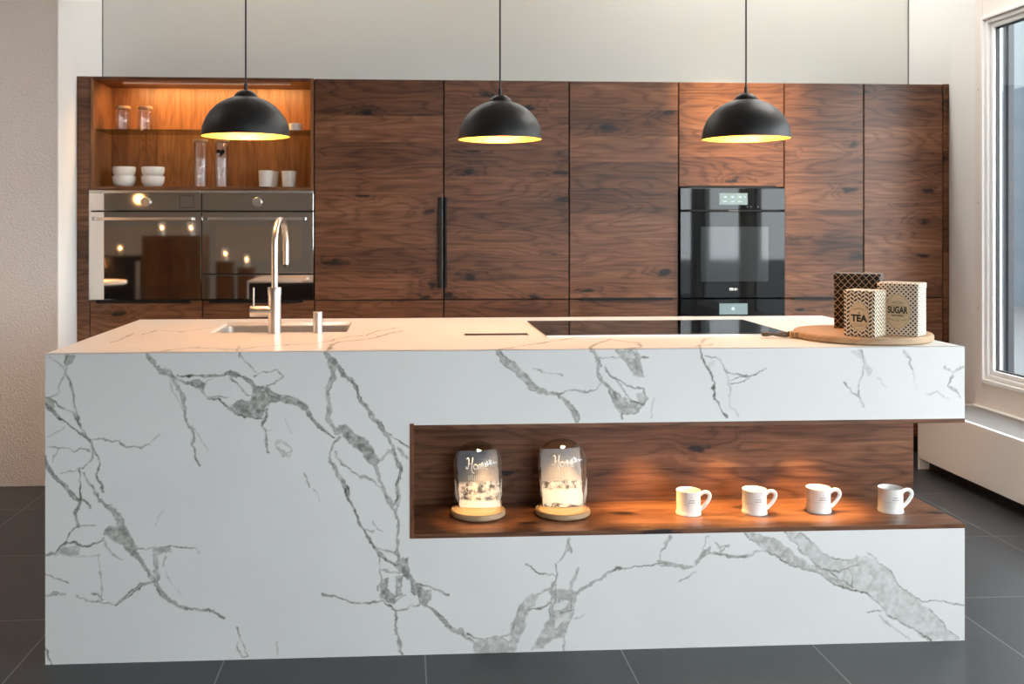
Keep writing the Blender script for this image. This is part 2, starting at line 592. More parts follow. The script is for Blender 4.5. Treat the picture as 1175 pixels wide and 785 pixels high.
# marble veining: (x, z, half width) in millimetres on the slab
FRONT_VEINS = [
  ('line', 0.5, [(-986,918,2.1),(-998,889,2.1),(-995,859,2.1),(-976,813,2.1),(-963,757,2.1),(-960,717,2.1),(-940,681,2.1),(-924,651,2.1),(-908,611,2.1),(-898,565,2.1),(-891,512,2.1)]),
  ('patch', 0.45, [(-992,917),(-973,916),(-979,892),(-995,882)]),
  ('line', 0.5, [(-1053,794,2.1),(-1021,777,2.1),(-995,754,2.1),(-969,740,2.1),(-963,717,2.1),(-940,681,2.1)]),
  ('line', 0.65, [(-1056,771,2.9),(-1027,744,3.6),(-1002,718,2.1),(-969,694,2.1),(-947,681,2.9),(-928,664,2.9)]),
  ('patch', 0.35, [(-1058,801),(-1034,784),(-1031,764),(-1047,751),(-1058,758)]),
  ('line', 0.35, [(-1040,909,1.4),(-1011,886,1.4),(-998,869,1.4)]),
  ('line', 0.3, [(-995,856,1.4),(-1015,810,1.4),(-1050,787,1.4)]),
  ('line', 0.55, [(-928,664,1.8),(-876,660,1.8),(-840,656,1.8),(-814,644,1.8),(-775,642,1.8),(-749,647,1.8)]),
  ('line', 0.25, [(-726,675,1.4),(-749,652,1.4)]),
  ('line', 0.22, [(-1060,676,1.4),(-1021,685,1.4),(-995,698,1.4)]),
  ('line', 0.75, [(-1058,603,7.9),(-1034,567,6.4),(-1008,537,5.0),(-982,507,5.0),(-960,483,3.6)]),
  ('line', 0.65, [(-953,579,2.1),(-953,526,2.1),(-953,486,2.1),(-962,460,2.9),(-962,414,3.6)]),
  ('line', 0.35, [(-1011,570,1.4),(-976,569,1.4),(-944,582,1.4),(-921,611,1.4),(-924,644,1.4)]),
  ('line', 0.3, [(-1053,643,1.4),(-1021,636,1.4),(-989,642,1.4),(-931,628,1.4)]),
  ('line', 0.25, [(-1021,636,1.4),(-1031,600,1.4)]),
  ('line', 0.5, [(-940,565,2.1),(-924,532,2.9),(-898,492,2.9),(-873,465,4.3),(-847,422,5.0)]),
  ('line', 0.5, [(-902,565,2.1),(-895,525,2.1),(-886,512,2.1)]),
  ('line', 0.5, [(-950,486,2.9),(-924,460,2.9)]),
  ('line', 0.65, [(-756,916,7.1),(-736,893,5.7),(-717,870,5.7),(-691,850,5.7),(-658,840,3.6),(-625,823,3.6),(-593,816,2.9)]),
  ('patch', 0.5, [(-638,834),(-593,829),(-593,806),(-619,814)]),
  ('line', 0.5, [(-691,850,5.7),(-671,820,5.0),(-651,780,3.6),(-642,740,2.9),(-638,713,2.1),(-629,680,1.4),(-622,633,1.4),(-612,600,2.1),(-602,580,2.1)]),
  ('line', 0.22, [(-691,833,2.1),(-671,787,1.4),(-645,740,0.7)]),
  ('line', 0.3, [(-638,713,2.1),(-612,673,1.4),(-579,630,0.7)]),
  ('line', 0.65, [(-671,858,1.4),(-619,846,2.1),(-579,847,3.6),(-540,848,2.9),(-507,855,3.6),(-474,844,3.6),(-448,831,3.6),(-441,814,2.9)]),
  ('patch', 0.5, [(-534,858),(-514,866),(-488,850),(-527,846)]),
  ('line', 0.4, [(-593,816,1.4),(-586,832,1.4),(-553,845,1.4),(-520,848,1.4)]),
  ('line', 0.6, [(-619,813,2.1),(-573,789,2.1),(-547,779,2.1),(-520,755,2.1),(-501,738,2.1),(-474,725,2.1),(-435,719,2.1),(-418,724,2.1)]),
  ('line', 0.35, [(-579,796,1.4),(-527,784,1.4)]),
  ('line', 0.5, [(-514,842,1.4),(-488,818,1.4),(-461,791,1.4)]),
  ('patch', 0.5, [(-517,757),(-494,775),(-458,779),(-448,818),(-415,814),(-375,794),(-342,783),(-309,766),(-289,753),(-289,734),(-329,755),(-369,771),(-392,770),(-405,754),(-425,721),(-474,728)]),
  ('line', 0.65, [(-402,750,2.9),(-408,724,2.9),(-425,697,2.9),(-415,677,3.6),(-412,644,2.9),(-405,624,1.4)]),
  ('line', 0.4, [(-415,677,1.4),(-394,684,1.4)]),
  ('line', 0.45, [(-441,848,1.4),(-422,863,1.4),(-375,864,1.4),(-356,843,1.4),(-382,827,1.4),(-415,814,1.4)]),
  ('line', 0.45, [(-491,915,1.4),(-488,901,1.4)]),
  ('line', 0.35, [(-488,913,1.4),(-474,894,1.4),(-441,861,1.4)]),
  ('line', 0.18, [(-379,643,2.9),(-359,650,2.9),(-336,629,2.9),(-346,603,2.9),(-369,630,2.9)]),
  ('line', 0.7, [(-422,808,7.1),(-387,790,6.4),(-345,780,5.8),(-309,756,5.8),(-280,731,5.1),(-256,704,3.9),(-232,683,3.2),(-208,658,2.6)]),
  ('line', 0.55, [(-235,916,6.4),(-217,899,9.0),(-211,863,9.0),(-220,821,7.1),(-226,773,5.8),(-225,725,5.8),(-213,697,8.4),(-196,679,9.0)]),
  ('line', 0.75, [(-217,899,5.1),(-196,875,6.4),(-184,845,5.1),(-154,826,3.2),(-142,799,3.2),(-118,763,3.2),(-88,720,3.9),(-64,693,3.9),(-46,662,7.1),(-31,626,6.4),(-16,589,5.1),(-10,541,3.9),(-19,499,3.2),(-25,451,2.6)]),
  ('patch', 0.5, [(-196,697),(-172,697),(-136,669),(-97,648),(-82,614),(-70,596),(-88,566),(-106,591),(-118,615),(-154,640),(-184,664)]),
  ('line', 0.5, [(-70,596,3.9),(-52,617,3.9),(-28,620,3.9)]),
  ('line', 0.5, [(-97,615,7.7),(-82,572,6.4),(-70,530,4.5),(-58,505,4.5),(-31,451,3.9)]),
  ('line', 0.65, [(-190,661,3.2),(-214,628,3.2),(-214,586,3.2),(-196,556,3.9),(-178,519,4.5),(-163,489,3.2),(-151,453,2.6)]),
  ('line', 0.45, [(-202,616,1.9),(-178,580,1.9),(-142,555,1.9),(-100,530,1.9),(-64,506,1.9),(-46,481,1.9)]),
  ('line', 0.5, [(-46,674,1.9),(-16,653,1.9),(14,631,1.9)]),
  ('line', 0.45, [(-16,626,3.2),(14,598,3.2)]),
  ('line', 0.35, [(-300,551,1.3),(-285,521,2.6),(-280,509,1.3)]),
  ('line', 0.2, [(-348,714,1.3),(-336,681,1.3)]),
  ('line', 0.2, [(-265,509,1.3),(-250,472,1.3)]),
  ('line', 0.2, [(-381,643,1.3),(-363,612,1.3),(-333,624,1.3),(-351,648,1.3)]),
  ('line', 0.65, [(-176,509,2.9),(-152,462,2.9),(-126,401,2.9),(-102,347,2.9),(-89,330,2.9),(-66,312,3.6),(-46,285,2.9),(-19,271,2.9),(-5,274,2.1)]),
  ('line', 0.65, [(-66,510,3.6),(-46,480,3.6),(-25,426,3.6),(-19,379,3.6),(-19,311,3.6),(1,284,3.6)]),
  ('line', 0.45, [(-15,506,3.6),(-15,466,3.6),(-22,419,2.1)]),
  ('line', 0.3, [(-92,407,1.4),(-76,386,1.4),(-56,381,1.4)]),
  ('line', 0.3, [(-112,382,1.4),(-89,379,1.4)]),
  ('patch', 0.5, [(-5,291),(15,294),(18,270),(15,244),(35,216),(48,189),(35,183),(18,217),(-5,251),(-19,271)]),
  ('line', 0.65, [(1,251,3.6),(42,203,3.6),(55,169,3.6),(82,141,3.6),(109,113,4.3),(136,93,5.7),(163,72,5.0),(210,43,3.6)]),
  ('patch', 0.45, [(42,209),(82,195),(85,168),(69,145),(52,155)]),
  ('line', 0.5, [(35,216,2.1),(82,205,2.1),(109,191,2.1),(139,181,2.1)]),
  ('line', 0.4, [(-89,330,2.1),(-66,299,2.1),(-69,252,2.1),(-62,225,2.1),(-76,198,2.1)]),
  ('patch', 0.5, [(-62,228),(-39,231),(-46,204),(-22,177),(-32,154),(-72,168),(-62,198)]),
  ('patch', 0.4, [(-15,231),(1,237),(-9,204),(-2,183),(-19,177)]),
  ('line', 0.45, [(-246,186,2.1),(-206,185,2.1),(-172,167,2.1),(-142,156,2.1),(-112,167,2.1),(-79,164,2.1),(-52,151,2.1),(-25,137,2.1)]),
  ('line', 0.4, [(-25,137,1.4),(15,141,1.4),(48,147,1.4)]),
  ('line', 0.55, [(-25,137,2.9),(-25,90,2.9),(-15,43,3.6),(-7,5,2.9)]),
  ('line', 0.4, [(-89,330,1.4),(-52,322,1.4),(-25,312,1.4)]),
  ('line', 0.3, [(-62,255,1.4),(-32,251,1.4),(-5,244,1.4)]),
  ('line', 0.3, [(-25,164,1.4),(8,183,1.4)]),
  ('patch', 0.32, [(210,43),(251,42),(285,52),(326,34),(353,67),(339,94),(353,141),(380,168),(407,174),(394,140),(373,93),(360,40),(339,3),(285,1),(221,-1)]),
  ('line', 0.5, [(197,61,1.4),(251,42,1.4)]),
  ('line', 0.45, [(302,51,2.1),(336,61,2.1),(343,101,2.1),(356,148,2.1)]),
  ('patch', 0.3, [(334,91),(363,141),(395,175),(417,171),(401,140),(376,116),(373,78),(350,28),(331,9),(312,16),(331,41)]),
  ('line', 0.45, [(376,116,2.0),(382,122,2.0),(427,140,2.0),(449,149,2.0)]),
  ('line', 0.5, [(408,172,2.7),(452,190,2.7),(468,208,2.7),(465,234,2.7),(462,265,2.7)]),
  ('line', 0.4, [(373,271,2.0),(401,248,2.0),(439,237,2.0),(462,224,2.0)]),
  ('line', 0.35, [(468,272,2.0),(490,290,2.0),(503,312,3.3),(505,347,4.0)]),
  ('line', 0.3, [(505,344,2.0),(516,302,2.0)]),
  ('line', 0.5, [(462,202,6.0),(455,164,6.0),(452,126,6.0),(455,101,5.3)]),
  ('line', 0.5, [(471,161,4.0),(522,175,4.0),(554,194,3.3),(593,212,3.3),(625,227,3.3),(657,249,2.7),(696,254,2.0),(747,256,2.0),(786,262,2.0),(799,265,2.7)]),
  ('patch', 0.33, [(449,183),(490,189),(535,181),(529,156),(516,118),(510,74),(490,43),(452,38),(427,7),(392,6),(427,64),(449,107)]),
  ('patch', -0.4, [(462,145),(497,154),(510,147),(484,122),(462,120)]),
  ('patch', -0.4, [(462,88),(490,103),(503,112),(497,87),(465,69)]),
  ('line', 0.35, [(510,182,3.3),(516,214,3.3),(535,245,3.3)]),
  ('line', 0.4, [(516,157,2.0),(510,119,2.0),(484,113,2.0)]),
  ('line', 0.3, [(497,62,1.3),(487,37,1.3),(485,4,1.3)]),
  ('line', 0.2, [(522,93,1.3),(558,114,1.3)]),
  ('patch', 0.4, [(778,273),(819,272),(857,254),(890,250),(916,288),(942,314),(950,294),(909,263),(883,244),(825,253),(785,257)]),
  ('line', 0.35, [(783,272,2.0),(786,297,2.0),(825,347,2.0)]),
  ('line', 0.3, [(802,325,4.7),(825,347,4.7)]),
  ('line', 0.4, [(942,294,2.7),(981,287,2.7),(1007,276,2.7),(1069,285,2.7)]),
  ('line', 0.25, [(922,301,1.3),(929,339,1.3),(939,342,1.3)]),
  ('line', 0.3, [(968,306,2.0),(1001,312,2.0),(987,293,2.0),(961,325,2.0)]),
  ('line', 0.25, [(848,203,2.0),(870,219,2.0),(893,231,2.0)]),
  ('patch', 0.3, [(1050,348),(1099,347),(1149,325),(1212,282),(1261,253),(1311,225),(1353,196),(1396,164),(1325,195),(1268,229),(1191,255),(1142,277),(1099,312)]),
  ('line', 0.5, [(1050,348,2.1),(1099,312,2.1),(1142,277,2.1),(1191,255,2.1),(1268,229,2.1),(1325,195,2.1),(1396,164,2.1)]),
  ('line', 0.4, [(960,294,2.9),(1008,279,2.9),(1050,278,2.9),(1099,291,2.9),(1127,287,2.9)]),
  ('patch', 0.2, [(1184,346),(1226,345),(1261,312),(1311,280),(1360,262),(1410,264),(1467,263),(1517,227),(1545,171),(1595,132),(1646,99),(1689,50),(1728,3),(1638,2),(1595,31),(1524,75),(1481,117),(1446,153),(1396,174),(1339,217),(1282,246),(1240,288),(1198,324)]),
  ('line', 0.4, [(1184,345,2.1),(1201,323,2.1),(1226,344,2.1),(1261,312,2.1),(1311,276,2.1),(1360,262,2.1),(1410,264,2.1)]),
  ('line', 0.45, [(1446,277,2.1),(1481,249,2.1),(1517,227,2.1),(1545,171,2.1),(1595,132,2.1),(1631,124,2.1),(1674,123,2.1),(1753,114,2.1)]),
  ('line', 0.4, [(1646,99,1.4),(1689,50,1.4),(1735,7,1.4)]),
  ('line', 0.5, [(1382,168,2.1),(1446,151,2.1),(1481,117,2.1),(1524,75,2.1),(1595,35,2.1),(1646,2,2.1)]),
  ('line', 0.4, [(1198,324,2.1),(1240,288,2.1),(1282,246,2.1),(1339,217,2.1),(1396,174,2.1)]),
  ('line', 0.4, [(1389,237,2.1),(1396,174,2.1)]),
  ('line', 0.3, [(1453,201,2.1),(1446,166,2.1)]),
  ('line', 0.4, [(1318,231,2.9),(1375,230,2.9),(1410,243,2.9),(1406,271,2.9)]),
  ('line', 0.35, [(1332,210,3.6),(1375,185,3.6)]),
  ('line', 0.35, [(1446,92,1.4),(1474,97,1.4),(1503,96,1.4)]),
  ('line', 0.25, [(1481,83,2.9),(1524,47,2.9),(1574,7,1.4)]),
  ('line', 0.6, [(290,918,8.6),(320,884,10.0),(361,850,11.4),(388,816,10.0),(422,792,6.4),(463,781,3.6),(491,771,5.0),(515,740,8.6),(532,704,10.0)]),
  ('line', 0.45, [(470,781,2.1),(497,791,2.1),(525,801,2.1),(559,792,2.1),(587,800,2.1),(607,820,2.1)]),
  ('line', 0.25, [(395,863,1.4),(429,853,1.4),(484,842,1.4)]),
  ('line', 0.65, [(573,919,3.6),(594,892,3.6),(600,854,5.0),(614,814,5.0),(642,772,5.7),(669,738,3.6)]),
  ('patch', 0.42, [(652,919),(711,919),(731,887),(745,836),(704,840),(676,881)]),
  ('patch', -0.3, [(697,905),(714,894),(707,884),(697,891)]),
  ('patch', 0.42, [(611,814),(635,789),(669,775),(697,757),(731,751),(711,724),(662,724),(642,759)]),
  ('patch', 0.3, [(711,789),(745,788),(742,768),(725,758)]),
  ('line', 0.5, [(614,868,2.1),(649,834,2.1),(683,813,2.1),(738,799,2.1),(745,771,2.1),(731,754,2.1),(697,762,2.1)]),
  ('line', 0.3, [(642,841,2.1),(669,799,2.1),(697,762,2.1)]),
  ('line', 0.4, [(594,895,1.4),(628,892,1.4),(662,895,1.4)]),
  ('line', 0.4, [(731,891,1.4),(752,893,1.4)]),
  ('line', 0.5, [(666,724,2.1),(666,707,2.1)]),
  ('line', 0.2, [(766,771,1.4),(759,710,1.4)]),
  ('line', 0.5, [(908,915,2.1),(919,886,2.1),(947,845,2.1),(961,810,2.1),(961,766,2.1),(982,734,2.1),(1002,707,2.9)]),
  ('line', 0.35, [(926,893,1.4),(975,885,1.4),(989,851,1.4)]),
  ('line', 0.15, [(936,865,4.3),(954,875,4.3)]),
  ('line', 0.45, [(991,850,2.1),(1036,844,2.1),(1071,842,2.1),(1117,860,2.1)]),
  ('line', 0.4, [(1005,823,1.4),(1029,837,1.4),(1064,838,1.4)]),
  ('line', 0.35, [(1012,811,1.4),(1050,820,1.4),(1071,840,1.4)]),
  ('line', 0.15, [(987,858,2.9),(1012,796,2.9),(1008,741,2.9),(1029,710,2.9)]),
  ('line', 0.32, [(1424,911,2.1),(1431,868,2.1),(1421,819,2.1),(1414,778,2.1),(1431,736,2.1)]),
  ('line', 0.4, [(1364,810,2.1),(1392,782,2.1),(1414,768,2.1)]),
  ('patch', 0.18, [(1392,906),(1424,911),(1453,847),(1446,833),(1428,882)]),
  ('line', 0.28, [(1560,912,3.6),(1574,887,2.9),(1585,853,2.1)]),
  ('line', 0.18, [(1474,826,1.4),(1506,801,1.4)]),
  ('line', 0.12, [(1585,853,1.4),(1603,783,1.4)]),
  ('line', 0.35, [(1750,858,2.9),(1717,834,2.9),(1689,852,2.9)]),
  ('line', 0.28, [(1717,834,2.1),(1703,796,2.1),(1724,782,2.1),(1746,754,2.1)]),
  ('line', 0.2, [(1624,772,1.4),(1667,775,1.4),(1696,761,1.4)]),
  ('line', 0.6, [(-957,473,3.6),(-963,437,3.6),(-962,409,3.6)]),
  ('patch', 0.42, [(-882,474),(-856,468),(-834,428),(-811,381),(-788,348),(-801,328),(-840,356),(-882,383),(-866,402),(-847,395),(-853,435)]),
  ('line', 0.6, [(-811,342,4.3),(-788,308,3.6),(-762,275,3.6),(-746,241,3.6),(-723,214,4.3),(-704,187,5.7),(-671,160,3.6),(-638,151,2.9),(-606,152,2.9),(-573,141,2.1),(-537,126,2.1)]),
  ('line', 0.6, [(-746,241,2.1),(-775,232,6.4),(-788,216,5.0),(-811,206,6.4),(-834,187,4.3),(-850,171,2.9)]),
  ('line', 0.45, [(-801,338,1.4),(-756,341,1.4),(-710,345,1.4),(-671,342,1.4),(-632,338,1.4),(-609,323,1.4)]),
  ('line', 0.5, [(-743,340,5.7),(-736,307,5.7),(-738,274,4.3),(-733,244,3.6)]),
  ('line', 0.4, [(-717,287,2.1),(-710,310,2.1)]),
  ('patch', 0.3, [(-743,345),(-697,343),(-691,323),(-736,324)]),
  ('line', 0.5, [(-1060,320,2.9),(-1027,330,2.9),(-995,362,2.1),(-944,351,2.1),(-905,360,2.1),(-886,376,2.1)]),
  ('patch', 0.32, [(-1008,346),(-957,350),(-963,328),(-1021,325)]),
  ('line', 0.35, [(-995,362,1.4),(-989,391,1.4),(-963,407,1.4),(-905,404,1.4)]),
  ('line', 0.3, [(-886,370,2.1),(-860,323,2.1),(-834,309,2.1)]),
  ('line', 0.3, [(-866,376,2.1),(-827,349,2.1),(-795,308,2.1)]),
  ('line', 0.2, [(-1060,324,1.1),(-976,324,1.1),(-898,320,1.1)]),
  ('line', 0.35, [(-1060,272,1.4),(-1021,254,1.4),(-984,238,1.4)]),
  ('line', 0.4, [(-1060,212,3.6),(-1002,205,3.6)]),
  ('line', 0.25, [(-969,200,1.4),(-924,186,1.4),(-853,171,1.4)]),
  ('line', 0.35, [(-921,209,2.1),(-892,185,2.1)]),
  ('line', 0.25, [(-902,324,1.4),(-889,244,1.4),(-892,192,1.4)]),
  ('line', 0.4, [(-491,99,2.1),(-484,62,2.1),(-468,35,2.1),(-463,7,2.1),(-478,8,2.1),(-501,36,2.1),(-494,56,2.1)]),
  ('line', 0.25, [(-374,46,1.4),(-372,13,1.4)]),
  ('line', 0.45, [(-1056,51,2.1),(-1047,24,2.1),(-1031,5,2.1)]),
  ('line', 0.15, [(-743,413,1.4),(-710,452,1.4)]),
  ('line', 0.15, [(-710,267,1.1),(-678,220,1.1),(-655,189,1.1)]),
]
TOP_VEINS = [
  ('line', 0.595, [(-941,3277,2.6),(-943,3471,2.6),(-938,3554,2.6)]),
  ('line', 0.51, [(-903,3510,2.6),(-879,3657,2.6),(-788,3589,2.6),(-736,3704,2.6),(-701,3721,2.6)]),
  ('line', 0.68, [(-748,3029,2.6),(-649,3140,2.6),(-507,3078,2.6),(-406,3173,2.6),(-275,3215,2.6),(-246,3272,2.6),(-200,3385,2.6),(-130,3437,2.6),(-79,3608,2.6),(-7,3697,2.6)]),
  ('line', 0.85, [(-226,3010,3.4),(-227,3198,3.4),(-193,3268,3.4),(-108,3340,3.4),(-75,3434,3.4),(-2,3585,3.4)]),
  ('line', 0.765, [(295,3026,2.7),(436,3169,2.7),(561,3312,2.7),(613,3334,2.7)]),
  ('line', 0.765, [(570,3009,3.6),(613,3136,3.6),(687,3272,3.6),(756,3165,3.6),(739,3055,3.6),(687,3023,3.6)]),
  ('line', 0.595, [(912,3009,2.7),(1005,3268,2.7),(1034,3283,2.7)]),
  ('line', 0.425, [(791,2982,2.7),(989,3112,2.7)]),
  ('line', 0.51, [(1462,3914,1.0),(1478,3875,1.0),(1507,3849,1.0),(1561,3901,1.0)]),
  ('line', 0.34, [(1589,3970,0.7),(1562,3786,0.7),(1596,3726,0.7)]),
  ('line', 0.51, [(-491,2982,1.7),(-510,3145,1.7),(-401,3139,1.7)]),
  ('line', 0.425, [(-645,3918,1.7),(-511,3996,1.7),(-339,3964,1.7)]),
]

# ------------------------------------------------------------------ veined slabs
def smooth_noise(shape, cell, seed):
    rs = np.random.RandomState(seed)
    h, w = shape
    gh, gw = int(h / cell) + 3, int(w / cell) + 3
    g = rs.rand(gh, gw)
    y = np.arange(h) / cell
    x = np.arange(w) / cell
    yi, xi = y.astype(int), x.astype(int)
    fy, fx = y - yi, x - xi
    fy = (fy * fy * (3 - 2 * fy))[:, None]
    fx = (fx * fx * (3 - 2 * fx))[None, :]
    a = g[yi][:, xi]; b = g[yi][:, xi + 1]; c = g[yi + 1][:, xi]; d = g[yi + 1][:, xi + 1]
    return (a * (1 - fx) + b * fx) * (1 - fy) + (c * (1 - fx) + d * fx) * fy - 0.5


def vein_field(u0, u1, w0, w1, res, veins, seed=3):
    """all in millimetres; returns the darkness raster"""
    nu, nw = int(round((u1 - u0) / res)) + 1, int(round((w1 - w0) / res)) + 1
    U = u0 + res * np.arange(nu)[None, :] + np.zeros((nw, 1))
    W = w0 + res * np.arange(nw)[:, None] + np.zeros((1, nu))
    sh = (nw, nu)
    U = U + 14 * smooth_noise(sh, 40 / res, seed) + 7 * smooth_noise(sh, 14 / res, seed + 1) + 4 * smooth_noise(sh, 6 / res, seed + 2)
    W = W + 14 * smooth_noise(sh, 40 / res, seed + 5) + 7 * smooth_noise(sh, 14 / res, seed + 6) + 4 * smooth_noise(sh, 6 / res, seed + 7)
    mod = 0.8 + 0.9 * smooth_noise(sh, 30 / res, seed + 9) + 0.5 * smooth_noise(sh, 10 / res, seed + 10)
    wid = 1.0 + 0.8 * smooth_noise(sh, 22 / res, seed + 12)
    tex = 0.85 + 0.9 * smooth_noise(sh, 12 / res, seed + 14) + 0.5 * smooth_noise(sh, 5 / res, seed + 15)
    F = np.zeros(sh)
    for kind, dark, pts in veins:
        P = np.array(pts, float)
        m = 30
        i0 = max(0, int((P[:, 0].min() - m - u0) / res)); i1 = min(nu, int((P[:, 0].max() + m - u0) / res) + 1)
        j0 = max(0, int((P[:, 1].min() - m - w0) / res)); j1 = min(nw, int((P[:, 1].max() + m - w0) / res) + 1)
        if i1 <= i0 or j1 <= j0:
            continue
        u, w = U[j0:j1, i0:i1], W[j0:j1, i0:i1]
        best = np.full(u.shape, 1e9)
        hw = np.ones(u.shape)
        Q = P if kind == 'line' else np.vstack([P, P[:1]])
        for a, b in zip(Q[:-1], Q[1:]):
            dx, dy = b[0] - a[0], b[1] - a[1]
            L2 = dx * dx + dy * dy + 1e-9
            t = np.clip(((u - a[0]) * dx + (w - a[1]) * dy) / L2, 0, 1)
            d = np.hypot(u - a[0] - t * dx, w - a[1] - t * dy)
            k = d < best
            best = np.where(k, d, best)
            if kind == 'line':
                hw = np.where(k, a[2] + t * (b[2] - a[2]), hw)
        lm, lw, lt = mod[j0:j1, i0:i1], wid[j0:j1, i0:i1], tex[j0:j1, i0:i1]
        if kind == 'line':
            h = hw * lw
            thin = np.clip(1.25 - best / (h + 1.1), 0, 1) * dark * lm
            fill = np.clip((h - best) / 2.0 + 0.5, 0, 1) * dark * 0.55 * lt
            edge = np.exp(-((best - h * 0.9) / 1.7) ** 2) * dark * 0.85 * np.clip(lm * 1.3 - 0.3, 0, 1.4)
            v = np.where(hw > 3.0, np.maximum(fill, edge), thin * 1.1)
        else:
            inside = np.zeros(u.shape, bool)
            for a, b in zip(Q[:-1], Q[1:]):
                c = (a[1] > w) != (b[1] > w)
                xx = (b[0] - a[0]) * (w - a[1]) / (b[1] - a[1] + 1e-9) + a[0]
                inside ^= c & (u < xx)
            sd = np.where(inside, best, -best)
            v = np.clip(sd / 3.0 + 0.4, 0, 1) * abs(dark) * 0.8 * lt
            if dark > 0:
                v = np.maximum(v, np.exp(-(best / 1.7) ** 2) * dark * 0.9 * np.clip(lm * 1.5 - 0.5, 0, 1.3))
        if dark < 0:
            F[j0:j1, i0:i1] = F[j0:j1, i0:i1] * (1 - np.clip(v * 3, 0, 0.9))
        else:
            F[j0:j1, i0:i1] = np.maximum(F[j0:j1, i0:i1], v)
    return np.clip(F, 0, 1)


def slab(name, rects, plane, level, thick, veins, res, mat, parent, seed=3):
    """rects (u0,u1,w0,w1) in mm on one plane; the visible face carries the vein grid, with edges and a back"""
    U0 = min(r[0] for r in rects); U1 = max(r[1] for r in rects)
    W0 = min(r[2] for r in rects); W1 = max(r[3] for r in rects)
    F = vein_field(U0, U1, W0, W1, res, veins, seed)
    V, A, Q = [], [], []
    base = 0
    og = ORIG[parent.name]
    for (a, b, c, d) in rects:
        nu, nw = max(2, int(round((b - a) / res)) + 1), max(2, int(round((d - c) / res)) + 1)
        u = np.linspace(a, b, nu); w = np.linspace(c, d, nw)
        iu = np.clip(((u - U0) / res).round().astype(int), 0, F.shape[1] - 1)
        iw = np.clip(((w - W0) / res).round().astype(int), 0, F.shape[0] - 1)
        uu, ww = np.meshgrid(u / 1000, w / 1000)
        lv = np.full(uu.shape, level)
        pts = np.stack([uu, lv, ww], -1) if plane == 'y' else np.stack([uu, ww, lv], -1)
        V.append(pts.reshape(-1, 3)); A.append(F[np.ix_(iw, iu)].reshape(-1))
        i = np.arange(nu - 1)[None, :] + nu * np.arange(nw - 1)[:, None] + base
        q = np.stack([i, i + 1, i + nu + 1, i + nu], -1).reshape(-1, 4)
        Q.append(q)
        base += nu * nw
        # rim and back of the slab
        lb = level + thick
        cs = [(a, c), (b, c), (b, d), (a, d)]
        for l2 in (level, lb):
            for (x, y) in cs:
                V.append(np.array([[x / 1000, l2, y / 1000] if plane == 'y' else [x / 1000, y / 1000, l2]])); A.append(np.zeros(1))
        Q.append(np.array([[base + k, base + (k + 1) % 4, base + 4 + (k + 1) % 4, base + 4 + k] for k in range(4)]
                          + [[base + 7, base + 6, base + 5, base + 4]]))
        base += 8
    V = np.concatenate(V) - np.array(og)[None, :]
    A = np.concatenate(A); Q = np.concatenate(Q)
    me = bpy.data.meshes.new(name)
    me.vertices.add(len(V)); me.vertices.foreach_set('co', V.astype(np.float32).ravel())
    me.loops.add(len(Q) * 4); me.loops.foreach_set('vertex_index', Q.astype(np.int32).ravel())
    me.polygons.add(len(Q)); me.polygons.foreach_set('loop_start', np.arange(0, len(Q) * 4, 4, dtype=np.int32))
    me.update(calc_edges=True)
    at = me.attributes.new('vein', 'FLOAT', 'POINT')
    at.data.foreach_set('value', A.astype(np.float32))
    me.materials.append(mat)
    o = bpy.data.objects.new(name, me)
    COL.objects.link(o)
    o.parent = parent
    ORIG[o.name] = og
    return o


# ------------------------------------------------------------------ the room
XR = 3.06            # window wall
XL = -1.72           # edge of the rough plaster wall on the left
YB = 5.93            # back wall
YC = 5.47            # fronts of the tall cabinets
ZC = 3.40            # ceiling
YF = -3.6            # glazed shop front behind the camera

struct(Mesh().box(-6.2, 3.3, YF - 0.1, 6.2, -0.12, 0).build('floor', M['floor']))
struct(Mesh().box(-6.2, 3.3, YF - 0.1, 6.2, ZC, ZC + 0.12).build('ceiling', M['ceiling']))
struct(Mesh().prism([(-6.2, 5.07), (XL, 5.07), (XL - 0.0, 5.08), (-1.757, 5.47), (-1.757, YB), (-6.2, YB)], 'z', 0, ZC)
       .build('wall_left', M['rough_plaster']))
# smooth painted reveal covering the return of the rough wall
struct(Mesh().prism([(XL + 0.001, 5.068), (XL + 0.006, 5.07), (-1.7535, 5.465), (-1.7535, YB), (-1.7575, YB), (-1.7575, 5.47)], 'z', 0, ZC)
       .build('trim_1', M['white_paint']))
struct(Mesh().box(-1.7575, 3.105, YB, YB + 0.12, 0, ZC).build('wall_back', M['dimmed_back_paint']))
struct(Mesh().box(-6.3, -6.2, YF, 5.07, 0, ZC).build('wall_side', plaster('warm_grey_paint', (0.62, 0.56, 0.50), 150, 0.001)))
# rear wall, solid on the left, glazed on the right
struct(Mesh().box(-6.2, 1.6, YF - 0.1, YF, 0, ZC).build('wall_rear', plaster('beige_paint', (0.74, 0.67, 0.59), 150, 0.001)))
struct(Mesh().box(1.6, 3.1, YF - 0.1, YF, 3.3, ZC).build('trim_2', M['white_paint']))

# right wall: rounded pier next to the cabinets, strip above and below the windows
b = Mesh()
arc = [(3.105, YB), (3.105, 5.475)]
for k in range(1, 8):
    a = k / 7 * PI / 2
    arc.append((3.105 - 0.02 * math.sin(a), 5.475 - 0.12 * (1 - math.cos(a)) - 0.02 * math.sin(a)))
arc += [(3.066, 5.145), (3.066, 5.14), (3.135, 5.14), (3.135, YB)]
b.prism(arc, 'z', 0, ZC)
struct(b.build('wall_right', M['white_paint'], smooth=True, angle=40))
struct(Mesh().box(XR, 3.16, YF, 5.14, 0, 0.335).build('wall_right_sill', M['white_paint']))
struct(Mesh().box(XR, 3.16, YF, 5.14, 2.52, ZC).build('wall_right_lintel', M['white_paint']))


